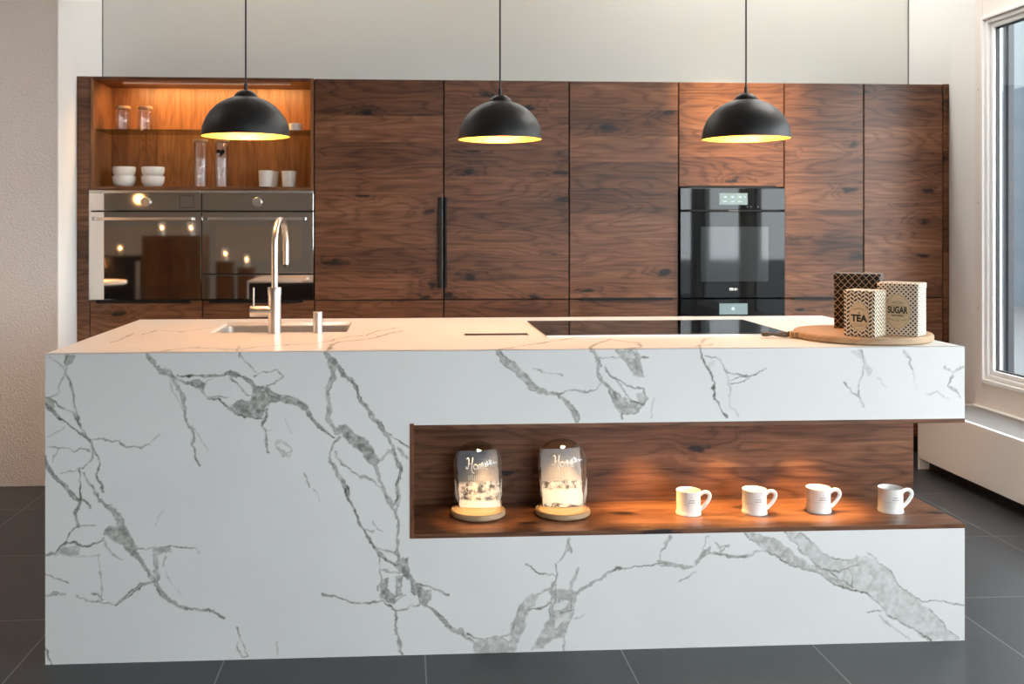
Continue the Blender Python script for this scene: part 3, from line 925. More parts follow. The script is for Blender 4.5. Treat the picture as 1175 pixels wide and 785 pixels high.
def window(num, y0, y1):
    """one cream surround with a white sash and its pane; y1 is the far jamb"""
    f = Mesh()
    z0, z1 = 0.335, 2.52
    fb = 0.07
    f.box(XR - 0.005, XR + 0.05, y1 - fb, y1, z0, z1, 0.003)
    f.box(XR - 0.005, XR + 0.05, y0, y0 + fb, z0, z1, 0.003)
    f.box(XR - 0.005, XR + 0.05, y0 + fb, y1 - fb, z0, 0.47, 0.003)
    f.box(XR - 0.005, XR + 0.05, y0 + fb, y1 - fb, 2.40, z1, 0.003)
    fr = struct(f.build('window_%d' % num, M['frame_beige']))
    s = Mesh()
    a0, a1, c0, c1 = y0 + fb, y1 - fb, 0.47, 2.40
    for w, xo, xi in ((0.022, -0.018, 0.05), (0.045, -0.004, 0.05), (0.070, 0.010, 0.06)):
        s.box(XR + xo, XR + xi, a1 - w, a1 - (w - 0.022), c0, c1, 0.004)
        s.box(XR + xo, XR + xi, a0 + (w - 0.022), a0 + w, c0, c1, 0.004)
        s.box(XR + xo, XR + xi, a0 + w, a1 - w, c0 + w - 0.022, c0 + w, 0.004)
        s.box(XR + xo, XR + xi, a0 + w, a1 - w, c1 - w, c1 - w + 0.022, 0.004)
    so = s.build('sash', M['upvc'], fr)
    g = Mesh()
    w, w2 = 0.070, 0.077
    g.box(XR + 0.027, XR + 0.044, a1 - w2, a1 - w, c0 + w, c1 - w)
    g.box(XR + 0.027, XR + 0.044, a0 + w, a0 + w2, c0 + w, c1 - w)
    g.box(XR + 0.027, XR + 0.044, a0 + w2, a1 - w2, c0 + w, c0 + w2)
    g.box(XR + 0.027, XR + 0.044, a0 + w2, a1 - w2, c1 - w2, c1 - w)
    g.build('gasket', M['gasket'], so)
    Mesh().box(XR + 0.033, XR + 0.039, a0 + w2, a1 - w2, c0 + w2, c1 - w2).build('pane', M['pane'], so)
    return fr


wins = [(3.70, 5.138), (2.2, 3.64), (0.7, 2.14), (-0.8, 0.64), (-2.3, -0.86)]
for i, (a, c) in enumerate(wins):
    w = window(i + 1, a, c)
    if i == 0:
        for z in (0.86, 1.42, 2.02):
            Mesh().cyl((XR - 0.008, 5.105, z), 0.0035, 0.004, 'x', 12).build('screw', M['steel'], w)
for i, y in enumerate((3.67, 2.17, 0.67, -0.83)):
    struct(Mesh().box(XR, 3.2, y - 0.03, y + 0.03, 0.335, 2.52).build('trim_%d' % (i + 3), M['frame_beige']))
struct(Mesh().box(XR, 3.2, YF, -2.3, 0.335, 2.52).build('wall_right_end', M['white_paint']))

# shop front glazing behind the camera
g = Mesh()
for x in (1.6, 2.3, 3.0):
    g.box(x, x + 0.05, YF - 0.08, YF, 0, 3.3)
g.box(1.65, 3.0, YF - 0.08, YF, 0, 0.06).box(1.65, 3.0, YF - 0.08, YF, 3.24, 3.3).box(1.65, 3.0, YF - 0.08, YF, 2.30, 2.35)
gp = struct(g.build('window_6', M['outdoor_post']))
Mesh().box(1.65, 3.0, YF - 0.045, YF - 0.039, 0.06, 3.24).build('pane', M['pane'], gp)

# convector box under the window
t = thing('convector_cover', 'long cream convector box with grey perforated top under the window', 'radiator cover', (2.9, 1.5, 0))
Mesh().box(2.742, 2.762, YF + 0.3, 5.13, 0.06, 0.332, 0.002).build('front_panel', M['cream_panel'], t)
Mesh().box(2.80, 2.82, YF + 0.3, 5.13, 0.0, 0.10).box(2.762, 2.80, YF + 0.3, 5.13, 0.09, 0.10).build('plinth', M['black_plastic'], t)
Mesh().box(2.742, 2.765, YF + 0.3, 5.13, 0.332, 0.342, 0.002).box(3.034, 3.058, YF + 0.3, 5.13, 0.325, 0.3445, 0.002).build('edge_rail', M['upvc'], t)
Mesh().box(2.765, 3.034, YF + 0.3, 5.13, 0.326, 0.338).build('grille', M['grille'], t)
Mesh().box(2.742, 3.058, 5.13, 5.139, 0.0, 0.342).build('end_cap', M['cream_panel'], t)

# outside: pavement, neighbouring facade, post in front of the glass
struct(Mesh().box(-30, 40, -30, 45, -0.6, -0.15).build('ground', plain('wet_pavement', (0.11, 0.115, 0.12), 0.7)))


def facade_mat(name, a, c, sc):
    t = NT(name)
    p = t.xyz(t.pos())
    n = t.noise(t.vec(0, t.mul(p[1], 0.5), t.mul(p[2], 1.2)), sc, 3)
    return t.pbr(t.mix(n, a, c), 0.6)


tag(Mesh().box(11, 12.4, 10, 32, -0.15, 3.75).build('building_sky_backdrop', facade_mat('blue_grey_cladding', (0.075, 0.10, 0.125), (0.16, 0.20, 0.235), 1.2)),
    'blurred low blue grey building seen through the window glass', 'building')
tag(Mesh().box(12.8, 16, 10, 36, -0.15, 7.5).build('building_sky_backdrop', facade_mat('pale_sky_backdrop', (0.29, 0.325, 0.345), (0.32, 0.35, 0.37), 0.6)),  # pale block added in place of the sky, to set its brightness
    'pale block standing in for the sky above the low building, seen through the window glass', 'building')
pt = thing('outdoor_post', 'dark upright metal post standing outside behind the window pane', 'post', (3.45, 5.45, -0.15))
Mesh().box(3.42, 3.455, 5.42, 5.46, -0.15, 3.2, 0.003).build('post', M['outdoor_post'], pt)
Mesh().box(3.408, 3.42, 5.435, 5.45, -0.15, 3.2, 0.002).build('guide_rail', M['outdoor_post'], pt)

# fill lights added out of sight: two strips over the cabinets, two square panels
for x, y, w, d, lb in ((-0.55, 5.70, 1.0, 0.075, 'added long opal fill strip above the left cabinet tops'), (2.0, 5.70, 1.0, 0.12, 'added long opal fill strip above the right cabinet tops'),
                       (2.4, 4.1, 0.42, 0.42, 'added square opal fill panel nearest the cabinets by the window'),
                       (-2.9, 3.9, 0.235, 0.235, 'added square opal fill panel in front of the rough plaster wall')):
    t = thing('fill_light_panel', lb, 'fill light', (x, y, ZC), 'added opal fill lights')
    Mesh().box(x - w - 0.03, x + w + 0.03, y - d - 0.03, y + d + 0.03, ZC - 0.012, ZC - 0.001, 0.002).build('frame', M['upvc'], t)
    Mesh().box(x - w, x + w, y - d, y + d, ZC - 0.016, ZC - 0.0125).build('diffuser', M['fill_panel'], t)
struct(Mesh().box(-1.7535, -1.7495, YB - 0.004, YB, 0, ZC).build('trim_11', M['gasket']))  # dark strip put in for the thin shadow gap at the left corner
struct(Mesh().box(3.1005, 3.1045, YB - 0.004, YB, 0, ZC).build('trim_12', M['gasket']))  # same dark strip in place of the right corner's shadow gap

# ------------------------------------------------------------------ kitchen island
IX0, IX1, IY0, IY1, IH = -1.055, 1.756, 3.008, 4.07, 0.92
isl = thing('kitchen_island', 'white marble look kitchen island with a lit walnut niche', 'kitchen island', (0.35, 3.54, 0))
slab('front_panel', [(-1055, 21, 0, 920), (21, 1756, 695, 920), (21, 1756, 0, 352)], 'y', IY0, 0.012, FRONT_VEINS, 2.5, M['marble'], isl)
SX0, SX1, SY0, SY1 = -0.682, -0.198, 3.558, 3.918          # sink opening
slab('countertop', [(-1055, -682, 3009, 4070), (-682, -198, 3009, 3558), (-682, -198, 3918, 4070), (-198, 1756, 3009, 4070)],
     'z', IH, -0.012, TOP_VEINS, 5, M['marble'], isl, 21)
Mesh().box(IX0 + 0.0005, IX0 + 0.012, IY0 + 0.012, IY1 - 0.002, 0, IH - 0.012).build('side_panel', M['marble'], isl)
Mesh().box(IX1 - 0.012, IX1 - 0.0005, IY0 + 0.012, IY1 - 0.002, 0.695, IH - 0.012).box(IX1 - 0.012, IX1 - 0.0005, IY0 + 0.012, IY1 - 0.002, 0, 0.352) \
    .build('side_panel', M['marble'], isl)
Mesh().box(IX0 + 0.012, IX1 - 0.012, IY1 - 0.02, IY1 - 0.002, 0.02, IH - 0.012).build('back_panel', M['carcass'], isl)
# walnut lining of the niche
Mesh().box(0.034, 1.7565, IY0 - 0.001, 3.322, 0.352, 0.366, 0.0008).build('niche_shelf', M['walnut'], isl)
Mesh().box(0.034, 1.7565, IY0 - 0.001, 3.322, 0.682, 0.695, 0.0008).build('niche_ceiling', M['walnut'], isl)
Mesh().box(0.034, 1.7565, 3.322, 3.340, 0.352, 0.695).build('niche_back', M['walnut'], isl)
Mesh().box(0.021, 0.034, IY0 - 0.001, 3.340, 0.352, 0.700, 0.0008).build('niche_side', walnut('walnut_edge_strip', 'z', rowh=3, knots=0), isl)
SPOTS = (0.245, 0.512, 0.80, 1.075, 1.35)
sp0 = None
for x in SPOTS:
    if sp0 is None:
        sp0 = Mesh().lathe([(0.0, 0.682), (0.026, 0.682), (0.028, 0.680), (0.022, 0.6795), (0.02, 0.6815), (0.0, 0.6815)], (0, 0, 0), 24) \
            .build('recessed_spotlight', M['led'], isl)
        sp = sp0
    else:
        sp = sp0.copy()
        COL.objects.link(sp)
        sp.parent = isl
    sp.location = (x - ORIG[isl.name][0], 3.20 - ORIG[isl.name][1], 0)
    near = x < 0.6
    lamp('niche_spot', 'SPOT', (x, 3.15 if near else 3.195, 0.676), SPOT_POWER * (0.42 if near else 1.0), (1.0, 0.60, 0.22), (0, 0, 0), isl,
         spot_size=math.radians(62 if near else 80), spot_blend=0.9, shadow_soft_size=0.015)

# ------------------------------------------------------------------ sink, taps
s = thing('kitchen_sink', 'undermounted steel sink bowl set into the island top', 'sink', (-0.44, 3.74, IH))
b = Mesh()


def rrect(x0, x1, y0, y1, r, n=5):
    pts = []
    for cx, cy, a0 in ((x1 - r, y1 - r, 0), (x0 + r, y1 - r, 90), (x0 + r, y0 + r, 180), (x1 - r, y0 + r, 270)):
        for k in range(n + 1):
            a = math.radians(a0 + 90 * k / n)
            pts.append((cx + r * math.cos(a), cy + r * math.sin(a)))
    return pts


def loft(b, loops, cap0=False, cap1=False):
    R = [[b.bm.verts.new(p) for p in L] for L in loops]
    for A, C in zip(R, R[1:]):
        n = len(A)
        for i in range(n):
            b.bm.faces.new((A[i], A[(i + 1) % n], C[(i + 1) % n], C[i]))
    if cap0:
        b.bm.faces.new(R[0][::-1])
    if cap1:
        b.bm.faces.new(R[-1])


def ring(x0, x1, y0, y1, r, z):
    return [(x, y, z) for x, y in rrect(x0, x1, y0, y1, r)]


loft(b, [ring(SX0 + 0.001, SX1 - 0.001, SY0 + 0.001, SY1 - 0.001, 0.012, IH - 0.0125), ring(SX0 + 0.006, SX1 - 0.006, SY0 + 0.006, SY1 - 0.006, 0.02, IH - 0.014),
         ring(SX0 + 0.008, SX1 - 0.008, SY0 + 0.008, SY1 - 0.008, 0.02, IH - 0.16), ring(SX0 + 0.03, SX1 - 0.03, SY0 + 0.03, SY1 - 0.03, 0.03, IH - 0.18),
         ring(SX0 + 0.028, SX1 - 0.028, SY0 + 0.028, SY1 - 0.028, 0.03, IH - 0.182), ring(SX0 + 0.0065, SX1 - 0.0065, SY0 + 0.0065, SY1 - 0.0065, 0.02, IH - 0.162),
         ring(SX0 + 0.0005, SX1 - 0.0005, SY0 + 0.0005, SY1 - 0.0005, 0.012, IH - 0.0135)])
bm = b.bm
b.build('bowl', M['steel'], s, smooth=True)
Mesh().box(SX0 + 0.03, SX1 - 0.03, SY0 + 0.03, SY1 - 0.03, IH - 0.1815, IH - 0.180).build('bowl_floor', M['steel'], s)
Mesh().lathe([(0, 0.003), (0.035, 0.003), (0.042, 0.0), (0, 0.0)], (-0.44, 3.74, IH - 0.180), 24).build('drain', M['chrome'], s, smooth=True)

FX, FY = -0.4495, 3.53
f = thing('kitchen_tap', 'tall brushed steel tap with arched spout beside the sink', 'tap', (FX, FY, IH))
Mesh().lathe([(0, 0), (0.0245, 0), (0.0245, 0.002), (0.0225, 0.003), (0.0225, 0.132), (0, 0.132)], (FX, FY, IH), 40).build('body', M['steel'], f, smooth=True)
Mesh().lathe([(0, 0.1325), (0.0212, 0.1325), (0.0212, 0.134), (0.024, 0.1345), (0.024, 0.160), (0.023, 0.1615), (0, 0.1615)], (FX, FY, IH), 40).build('collar', M['steel'], f, smooth=True)
path = [(FX, FY, IH + 0.16), (FX, FY, IH + 0.25)]
R = 0.088
dx, dy = 0.105, 0.994
for k in range(0, 19):
    a = PI * k / 18
    q = R - R * math.cos(a)
    path.append((FX + dx * q, FY + dy * q, IH + 0.31 + R * math.sin(a)))
path.append((FX + dx * 2 * R, FY + dy * 2 * R, IH + 0.27))
path.append((FX + dx * 2 * R, FY + dy * 2 * R, IH + 0.235))
sp = Mesh().tube(path, 0.0118, 20).build('spout', M['steel'], f, smooth=True, angle=50)
ex, ey = FX + dx * 2 * R, FY + dy * 2 * R
Mesh().lathe([(0, 0.0), (0.008, 0.0), (0.009, 0.004), (0.009, 0.012), (0, 0.012)], (ex, ey, IH + 0.2235), 20).build('aerator', M['black_plastic'], sp, smooth=True)
Mesh().box(ex - 0.0145, ex - 0.0105, ey - 0.004, ey + 0.004, IH + 0.236, IH + 0.285, 0.001).build('diverter_switch', M['black_plastic'], sp)
kn = Mesh().lathe([(0, -0.085), (0.0190, -0.085), (0.0195, -0.084), (0.0195, -0.060), (0.0180, -0.0595), (0.0180, -0.0585), (0.0195, -0.058), (0.0195, -0.012), (0, -0.012)],
                  (FX, FY, IH + 0.0765), 36, 'x').build('lever_housing', M['steel'], f, smooth=True)
Mesh().cyl((FX - 0.073, FY, IH + 0.093), 0.0034, 0.068, 'z', 12, 0.0008).build('lever', M['steel'], kn, smooth=True)

d = thing('soap_dispenser', 'short brushed steel cylinder button right of the tap', 'soap dispenser', (-0.299, 3.53, IH))
Mesh().lathe([(0, 0), (0.0185, 0), (0.0185, 0.002), (0.0165, 0.003), (0.0165, 0.062), (0, 0.062)], (-0.299, 3.53, IH), 32).build('body', M['steel'], d, smooth=True)
Mesh().lathe([(0, 0.0625), (0.0155, 0.0625), (0.0165, 0.0635), (0.0165, 0.074), (0.0155, 0.075), (0, 0.075)], (-0.299, 3.53, IH), 32).build('pump_cap', M['steel'], d, smooth=True)

p = thing('power_socket_strip', 'small flush black socket strip in the island top', 'power socket', (0.323, 3.425, IH))
Mesh().box(0.210, 0.436, 3.398, 3.452, IH, IH + 0.002, 0.0008).build('frame', M['steel'], p)
Mesh().box(0.214, 0.432, 3.402, 3.448, IH + 0.002, IH + 0.003).build('lid', M['hob_glass'], p)

h = thing('induction_hob', 'flush black glass induction hob on the island top', 'hob', (0.92, 3.62, IH))
Mesh().box(0.489, 1.352, 3.360, 3.882, IH, IH + 0.004, 0.001).build('glass_plate', M['hob_glass'], h)
Mesh().box(0.489, 1.352, 3.3575, 3.3598, IH, IH + 0.0045).build('edge_trim', M['steel'], h)
Mesh().box(0.489, 1.352, 3.8822, 3.8845, IH, IH + 0.0045).build('edge_trim', M['steel'], h)
Mesh().box(0.62, 1.22, 3.405, 3.407, IH + 0.004, IH + 0.0042).build('control_line', M['grey_ink'], h)

# ------------------------------------------------------------------ chopping board and tins
BZ = IH + 0.024
cb = thing('chopping_board', 'round oak serving board lying under the three tins', 'serving board', (1.54, 3.250, IH))
Mesh().lathe([(0, 0), (0.212, 0), (0.22, 0.006), (0.22, 0.019), (0.216, 0.024), (0, 0.024)], (1.54, 3.250, IH), 96).build('disc', M['oak'], cb, smooth=True)
hb = Mesh().box(1.306, 1.335, 3.250, 3.292, IH + 0.002, IH + 0.022, 0.004).build('handle_lug', M['oak'], cb)
Mesh().box(1.298, 1.306, 3.266, 3.288, IH + 0.003, IH + 0.021, 0.002).build('brass_ferrule', M['brass'], hb)
lp = []
for k in range(28):
    a = 2 * PI * k / 28
    lp.append((1.255 + 0.045 * math.cos(a), 3.277 + 0.012 * math.sin(a), IH + 0.012 + 0.004 * math.sin(a * 2)))
Mesh().tube(lp, 0.0055, 8, closed=True, flat=0.7).build('hanging_loop', M['leather'], cb, smooth=True)


def tin_chevron():
    t = NT('herringbone_printed_tin')
    p = t.xyz(t.obj())
    u = t.add(p[0], p[1])
    col = t.mul(t.add(u, 1.0), 1 / 0.0117)
    par = t.math('GREATER_THAN', t.math('FRACT', t.mul(col, 0.5)), 0.5)
    fx = t.math('FRACT', col)
    sgn = t.math('SUBTRACT', t.mul(par, 2.0), 1.0)
    ph = t.add(t.mul(p[2], 1 / 0.0128), t.mul(t.mul(fx, sgn), 0.6))
    s = t.math('GREATER_THAN', t.math('FRACT', ph), 0.52)
    gap = t.math('GREATER_THAN', t.math('ABSOLUTE', t.math('SUBTRACT', fx, 0.5)), 0.42)
    s = t.mul(s, t.math('SUBTRACT', 1.0, gap))
    return t.pbr(t.mix(s, (0.78, 0.67, 0.52), (0.008, 0.005, 0.004)), 0.4, spec=0.3)


def tin_dots():
    t = NT('diamond_dot_printed_tin')
    p = t.xyz(t.obj())
    k = 1 / 0.0142
    u, v = t.mul(t.add(p[0], p[1]), k), t.mul(p[2], k)
    a = t.math('FRACT', t.add(t.add(u, v), 40.0))
    c = t.math('FRACT', t.add(t.math('SUBTRACT', u, v), 40.0))
    da = t.math('ABSOLUTE', t.math('SUBTRACT', a, 0.5))
    dc = t.math('ABSOLUTE', t.math('SUBTRACT', c, 0.5))
    s = t.math('LESS_THAN', t.math('MAXIMUM', da, dc), 0.27)
    return t.pbr(t.mix(s, (0.78, 0.69, 0.56), (0.010, 0.007, 0.006)), 0.4, spec=0.3)


def tin_scales():
    t = NT('fish_scale_printed_tin')
    p = t.xyz(t.obj())
    k = 1 / 0.0225
    u, v = t.mul(t.add(p[0], p[1]), k), t.mul(p[2], 1 / 0.0125)
    row = t.math('FLOOR', v)
    odd = t.mul(t.math('FRACT', t.mul(row, 0.5)), 1.0)
    fu = t.math('SUBTRACT', t.math('FRACT', t.add(t.add(u, odd), 20.0)), 0.5)
    fv = t.math('FRACT', v)
    r = t.add(t.mul(t.math('ABSOLUTE', fu), 1.7), t.mul(fv, 0.9))
    ln = t.math('LESS_THAN', t.math('ABSOLUTE', t.math('SUBTRACT', r, 0.88)), 0.065)
    return t.pbr(t.mix(ln, (0.007, 0.004, 0.003), (0.55, 0.45, 0.34)), 0.4, spec=0.25)


def text_part(txt, size, mat, parent, loc, name='lettering', sx=1.0, shear=0.0, bold=0.0):
    cu = bpy.data.curves.new('tmp_text', 'FONT')
    cu.body = txt
    cu.size = size
    cu.align_x = 'CENTER'
    cu.shear = shear
    cu.offset = bold
    cu.extrude = 0.0002
    tmp = bpy.data.objects.new('tmp_text', cu)
    COL.objects.link(tmp)
    bpy.context.view_layer.update()
    me = bpy.data.meshes.new_from_object(tmp.evaluated_get(bpy.context.evaluated_depsgraph_get()))
    bpy.data.objects.remove(tmp)
    bpy.data.curves.remove(cu)
    me.name = name
    for v in me.vertices:                       # text lies in XY: stand it up facing -Y
        x, y, z = v.co
        v.co = (x * sx, -z, y)
    me.materials.clear()
    me.materials.append(mat)
    o = bpy.data.objects.new(name, me)
    COL.objects.link(o)
    o.parent = parent
    o.location = loc
    return o


def tin(name, label, fr, w, dpt, hgt, deg, mat, lid_h):
    """fr: front right lower corner; the front face runs to the left and back"""
    th = math.radians(deg)
    ct, st = math.cos(th), math.sin(th)
    cx = fr[0] - ct * w / 2 + st * dpt / 2
    cy = fr[1] + st * w / 2 + ct * dpt / 2
    t = thing(name, label, 'tin', (cx, cy, BZ), None, -th)
    b = Mesh()
    loft(b, [[(x, y, 0) for x, y in rrect(-w / 2 + .002, w / 2 - .002, -dpt / 2 + .002, dpt / 2 - .002, 0.006)],
             [(x, y, 0.002) for x, y in rrect(-w / 2, w / 2, -dpt / 2, dpt / 2, 0.007)],
             [(x, y, hgt - lid_h) for x, y in rrect(-w / 2, w / 2, -dpt / 2, dpt / 2, 0.007)]], True, True)
    b.build('can', mat, t, local=True, smooth=True, angle=40)
    b = Mesh()
    e = 0.0015
    loft(b, [[(x, y, hgt - lid_h) for x, y in rrect(-w / 2 - e, w / 2 + e, -dpt / 2 - e, dpt / 2 + e, 0.008)],
             [(x, y, hgt - 0.002) for x, y in rrect(-w / 2 - e, w / 2 + e, -dpt / 2 - e, dpt / 2 + e, 0.008)],
             [(x, y, hgt) for x, y in rrect(-w / 2 + .002, w / 2 - .002, -dpt / 2 + .002, dpt / 2 - .002, 0.007)]], True, True)
    b.build('lid', mat, t, local=True, smooth=True, angle=40)
    return t, -dpt / 2


def oval(t, yf, zc, rx, rz):
    pts = []
    for k in range(48):
        a = 2 * PI * k / 48
        c, s_ = math.cos(a), math.sin(a)
        pts.append((rx * math.copysign(abs(c) ** 1.15, c), zc + rz * math.copysign(abs(s_) ** 0.92, s_)))
    b = Mesh().prism(pts, 'y', yf - 0.0006, yf + 0.0002)
    o = b.build('label', M['kraft'], t, local=True)
    b = Mesh()
    b.tube([(x * 0.93, yf - 0.0008, zc + (z - zc) * 0.93) for x, z in pts], 0.0004, 6, closed=True)
    b.build('label_border', M['kraft_line'], o, local=True)
    return o


tt, yf = tin('tea_tin', 'smaller black and cream herringbone tin marked TEA', (1.488, 3.050), 0.101, 0.094, 0.148, 47, tin_chevron(), 0.018)
o = oval(tt, yf, 0.064, 0.032, 0.047)
text_part('TEA', 0.030, M['ink'], o, (0, yf - 0.0012, 0.049), sx=0.92, bold=0.0014)
b = Mesh()
for z, w_ in ((0.041, 0.018), (0.036, 0.024), (0.033, 0.014)):
    b.box(-w_, w_, yf - 0.0009, yf - 0.0006, z, z + 0.0009)
b.tube([(-0.02 + 0.002 * k, yf - 0.0009, 0.086 + 0.006 * math.sin(PI * k / 20)) for k in range(21)], 0.0007, 5)
b.tube([(-0.016 + 0.002 * k, yf - 0.0009, 0.083 + 0.006 * math.sin(PI * k / 16)) for k in range(17)], 0.0006, 5)
b.lathe([(0, 0), (0.003, 0), (0.003, 0.0005), (0, 0.0005)], (0, yf - 0.001, 0.076), 10, 'y')
b.build('ornament', M['kraft_line'], o, local=True)

tt, yf = tin('sugar_tin', 'larger cream tin with black diamond dots marked SUGAR', (1.640, 3.070), 0.127, 0.094, 0.170, 43, tin_dots(), 0.018)
o = oval(tt, yf, 0.078, 0.041, 0.058)
text_part('SUGAR', 0.030, M['ink'], o, (0, yf - 0.0012, 0.0725), sx=0.64, bold=0.0009)
text_part('NATURAL', 0.008, M['ink'], o, (0, yf - 0.0012, 0.062), sx=1.0, bold=0.0002)
b = Mesh()
b.box(-0.022, 0.022, yf - 0.0009, yf - 0.0006, 0.096, 0.0969)
b.tube([(-0.018 + 0.002 * k, yf - 0.0009, 0.104 + 0.006 * math.sin(PI * k / 18)) for k in range(19)], 0.0008, 5)
b.tube([(-0.016 + 0.002 * k, yf - 0.0009, 0.106 - 0.003 * math.sin(PI * k / 16)) for k in range(17)], 0.0007, 5)
for k in range(13):
    if k in (4, 8):
        continue
    a = (k - 6) / 6
    b.box(a * 0.027 - 0.0014, a * 0.027 + 0.0014, yf - 0.0009, yf - 0.0006, 0.047 + 0.005 * a * a, 0.0497 + 0.005 * a * a)
b.box(-0.008, 0.008, yf - 0.0009, yf - 0.0006, 0.0555, 0.0562)
b.build('ornament', M['kraft_line'], o, local=True)

tin('storage_tin', 'tall dark tin with pale scale pattern behind the other two tins', (1.6186, 3.278), 0.150, 0.10, 0.190, 31, tin_scales(), 0.020)

# ------------------------------------------------------------------ pendant lamps
def pendant():
    t = thing('pendant_lamp', 'x', 'pendant lamp', (0, 0, 1.61), 'black dome pendant lamps over the island')
    ORIG[t.name] = (0, 0, 0)
    R_, H_ = 0.1525, 0.142
    outer = [(R_ * math.cos(a), H_ * math.sin(a)) for a in [PI / 2 * k / 20 for k in range(0, 18)]]
    inner = [((R_ - 0.002) * math.cos(a), (H_ - 0.003) * math.sin(a)) for a in [PI / 2 * k / 20 for k in range(18, -1, -1)]]
    oz = [(r, h) for r, h in outer] + [(0.030, H_ - 0.0035), (0.030, H_ - 0.005)]
    Mesh().lathe([(R_ + 0.0012, -0.001), (R_ + 0.0012, 0.001)] + oz + [(0.03, H_ - 0.006)] + [(r + 0.0008, h) for r, h in inner] + [(R_, -0.001)], n=72) \
        .build('shade', M['black_metal'], t, smooth=True, local=True)
    Mesh().lathe([(r, h) for r, h in inner[2:]] , n=72).build('gold_lining', M['gold'], t, smooth=True, local=True)
    Mesh().lathe([(0.042, H_ - 0.010), (0.041, H_ - 0.002), (0.034, H_ + 0.008), (0.020, H_ + 0.017), (0.008, H_ + 0.020), (0, H_ + 0.020)], n=40) \
        .build('cap', M['black_metal'], t, smooth=True, local=True)
    c = Mesh().lathe([(0, H_ + 0.019), (0.0065, H_ + 0.019), (0.006, H_ + 0.042), (0, H_ + 0.042)], n=16).build('cord_grip', M['black_plastic'], t, smooth=True, local=True)
    Mesh().tube([(0, 0, H_ + 0.04), (0, 0, 1.772)], 0.0030, 10).build('cord', M['black_plastic'], t, local=True)
    Mesh().lathe([(0, 1.789), (0.045, 1.789), (0.045, 1.775), (0.04, 1.768), (0, 1.768)], n=32).build('ceiling_rose', M['black_metal'], t, smooth=True, local=True)
    Mesh().cyl((0, 0, 0.095), 0.019, 0.042, 'z', 20, 0.002).build('lamp_holder', M['black_plastic'], t, smooth=True, local=True)
    Mesh().lathe([(0, 0.022), (0.012, 0.0235), (0.022, 0.030), (0.028, 0.042), (0.029, 0.052), (0.025, 0.066), (0.016, 0.080), (0.013, 0.094), (0, 0.094)], n=24) \
        .build('bulb', M['bulb'], t, smooth=True, local=True)
    return t


pz = [(-0.548, 3.517, 1.611, 'black dome pendant lamp over the sink, leftmost of three'),
      (0.353, 3.592, 1.611, 'black dome pendant lamp over the middle of the island'),
      (1.2115, 3.444, 1.605, 'black dome pendant lamp nearest the window and tins')]
p0 = pendant()
for i, (x, y, z, lb) in enumerate(pz):
    q = p0 if i == 0 else copy_tree(p0)
    q.location = (x, y, z)
    q['label'] = lb
# ------------------------------------------------------------------ ceramic mugs
def mug():
    t = thing('mug', 'x', 'mug', (0, 0, 0.366), 'white mugs on the walnut niche shelf')
    ORIG[t.name] = (0, 0, 0)
    prof = [(0, 0.002), (0.036, 0.002), (0.037, 0), (0.0405, 0.0), (0.0412, 0.004), (0.0395, 0.009), (0.0385, 0.016), (0.0385, 0.072), (0.0392, 0.0765),
            (0.0385, 0.0775), (0.0375, 0.0765), (0.036, 0.070), (0.036, 0.012), (0.030, 0.006), (0, 0.006)]
    Mesh().lathe(prof, n=48).build('body', M['ceramic'], t, smooth=True, local=True)
    pth = [(0.0365, 0, 0.062), (0.045, 0, 0.068), (0.055, 0, 0.070), (0.064, 0, 0.0665), (0.068, 0, 0.058), (0.066, 0, 0.048), (0.059, 0, 0.036),
           (0.051, 0, 0.026), (0.044, 0, 0.019), (0.0375, 0, 0.014)]
    rr = [0.0045, 0.0042, 0.0042, 0.0042, 0.0042, 0.0042, 0.0042, 0.0042, 0.0045, 0.005]
    pp = []
    r2 = []
    for i in range(len(pth) - 1):
        for k in range(4):
            f_ = k / 4
            p_1 = Vector(pth[max(i - 1, 0)]); p_2 = Vector(pth[i]); p_3 = Vector(pth[i + 1]); p_4 = Vector(pth[min(i + 2, len(pth) - 1)])
            pp.append(0.5 * ((2 * p_2) + (-p_1 + p_3) * f_ + (2 * p_1 - 5 * p_2 + 4 * p_3 - p_4) * f_ ** 2 + (-p_1 + 3 * p_2 - 3 * p_3 + p_4) * f_ ** 3))
            r2.append(rr[i])
    pp.append(Vector(pth[-1])); r2.append(rr[-1])
    Mesh().tube(pp, r2, 12, flat=1.5).build('handle', M['ceramic'], t, smooth=True, local=True)
    # small grey emblem with two short lines of type, and a fine line round the mug
    b = Mesh()
    r_ = 0.0387

    def dab(a, z, da, dz):
        n = 3
        P = []
        for k in range(n + 1):
            an = a - da / 2 + da * k / n
            P.append((r_ * math.sin(an), -r_ * math.cos(an)))
        lo = [b.bm.verts.new((x, y, z)) for x, y in P]
        hi = [b.bm.verts.new((x, y, z + dz)) for x, y in P]
        for k in range(n):
            b.bm.faces.new((lo[k], lo[k + 1], hi[k + 1], hi[k]))
    c0 = 0.12
    dab(c0, 0.059, 0.045, 0.0034)
    for k in range(5):
        dab(c0 - 0.20 + 0.10 * k, 0.050, 0.062, 0.0030)
    for k in range(6):
        dab(c0 - 0.26 + 0.10 * k, 0.043, 0.062, 0.0030)
    for k in range(40):
        dab(-1.9 + k * 0.1, 0.0365, 0.1, 0.0005)
    b.build('printed_emblem', M['grey_ink'], t, local=True)
    b = Mesh().box(-0.006, 0.002, 0.0350, 0.0358, 0.055, 0.060, 0.0003)
    b.build('inner_emblem', M['grey_ink'], t, local=True)
    return t


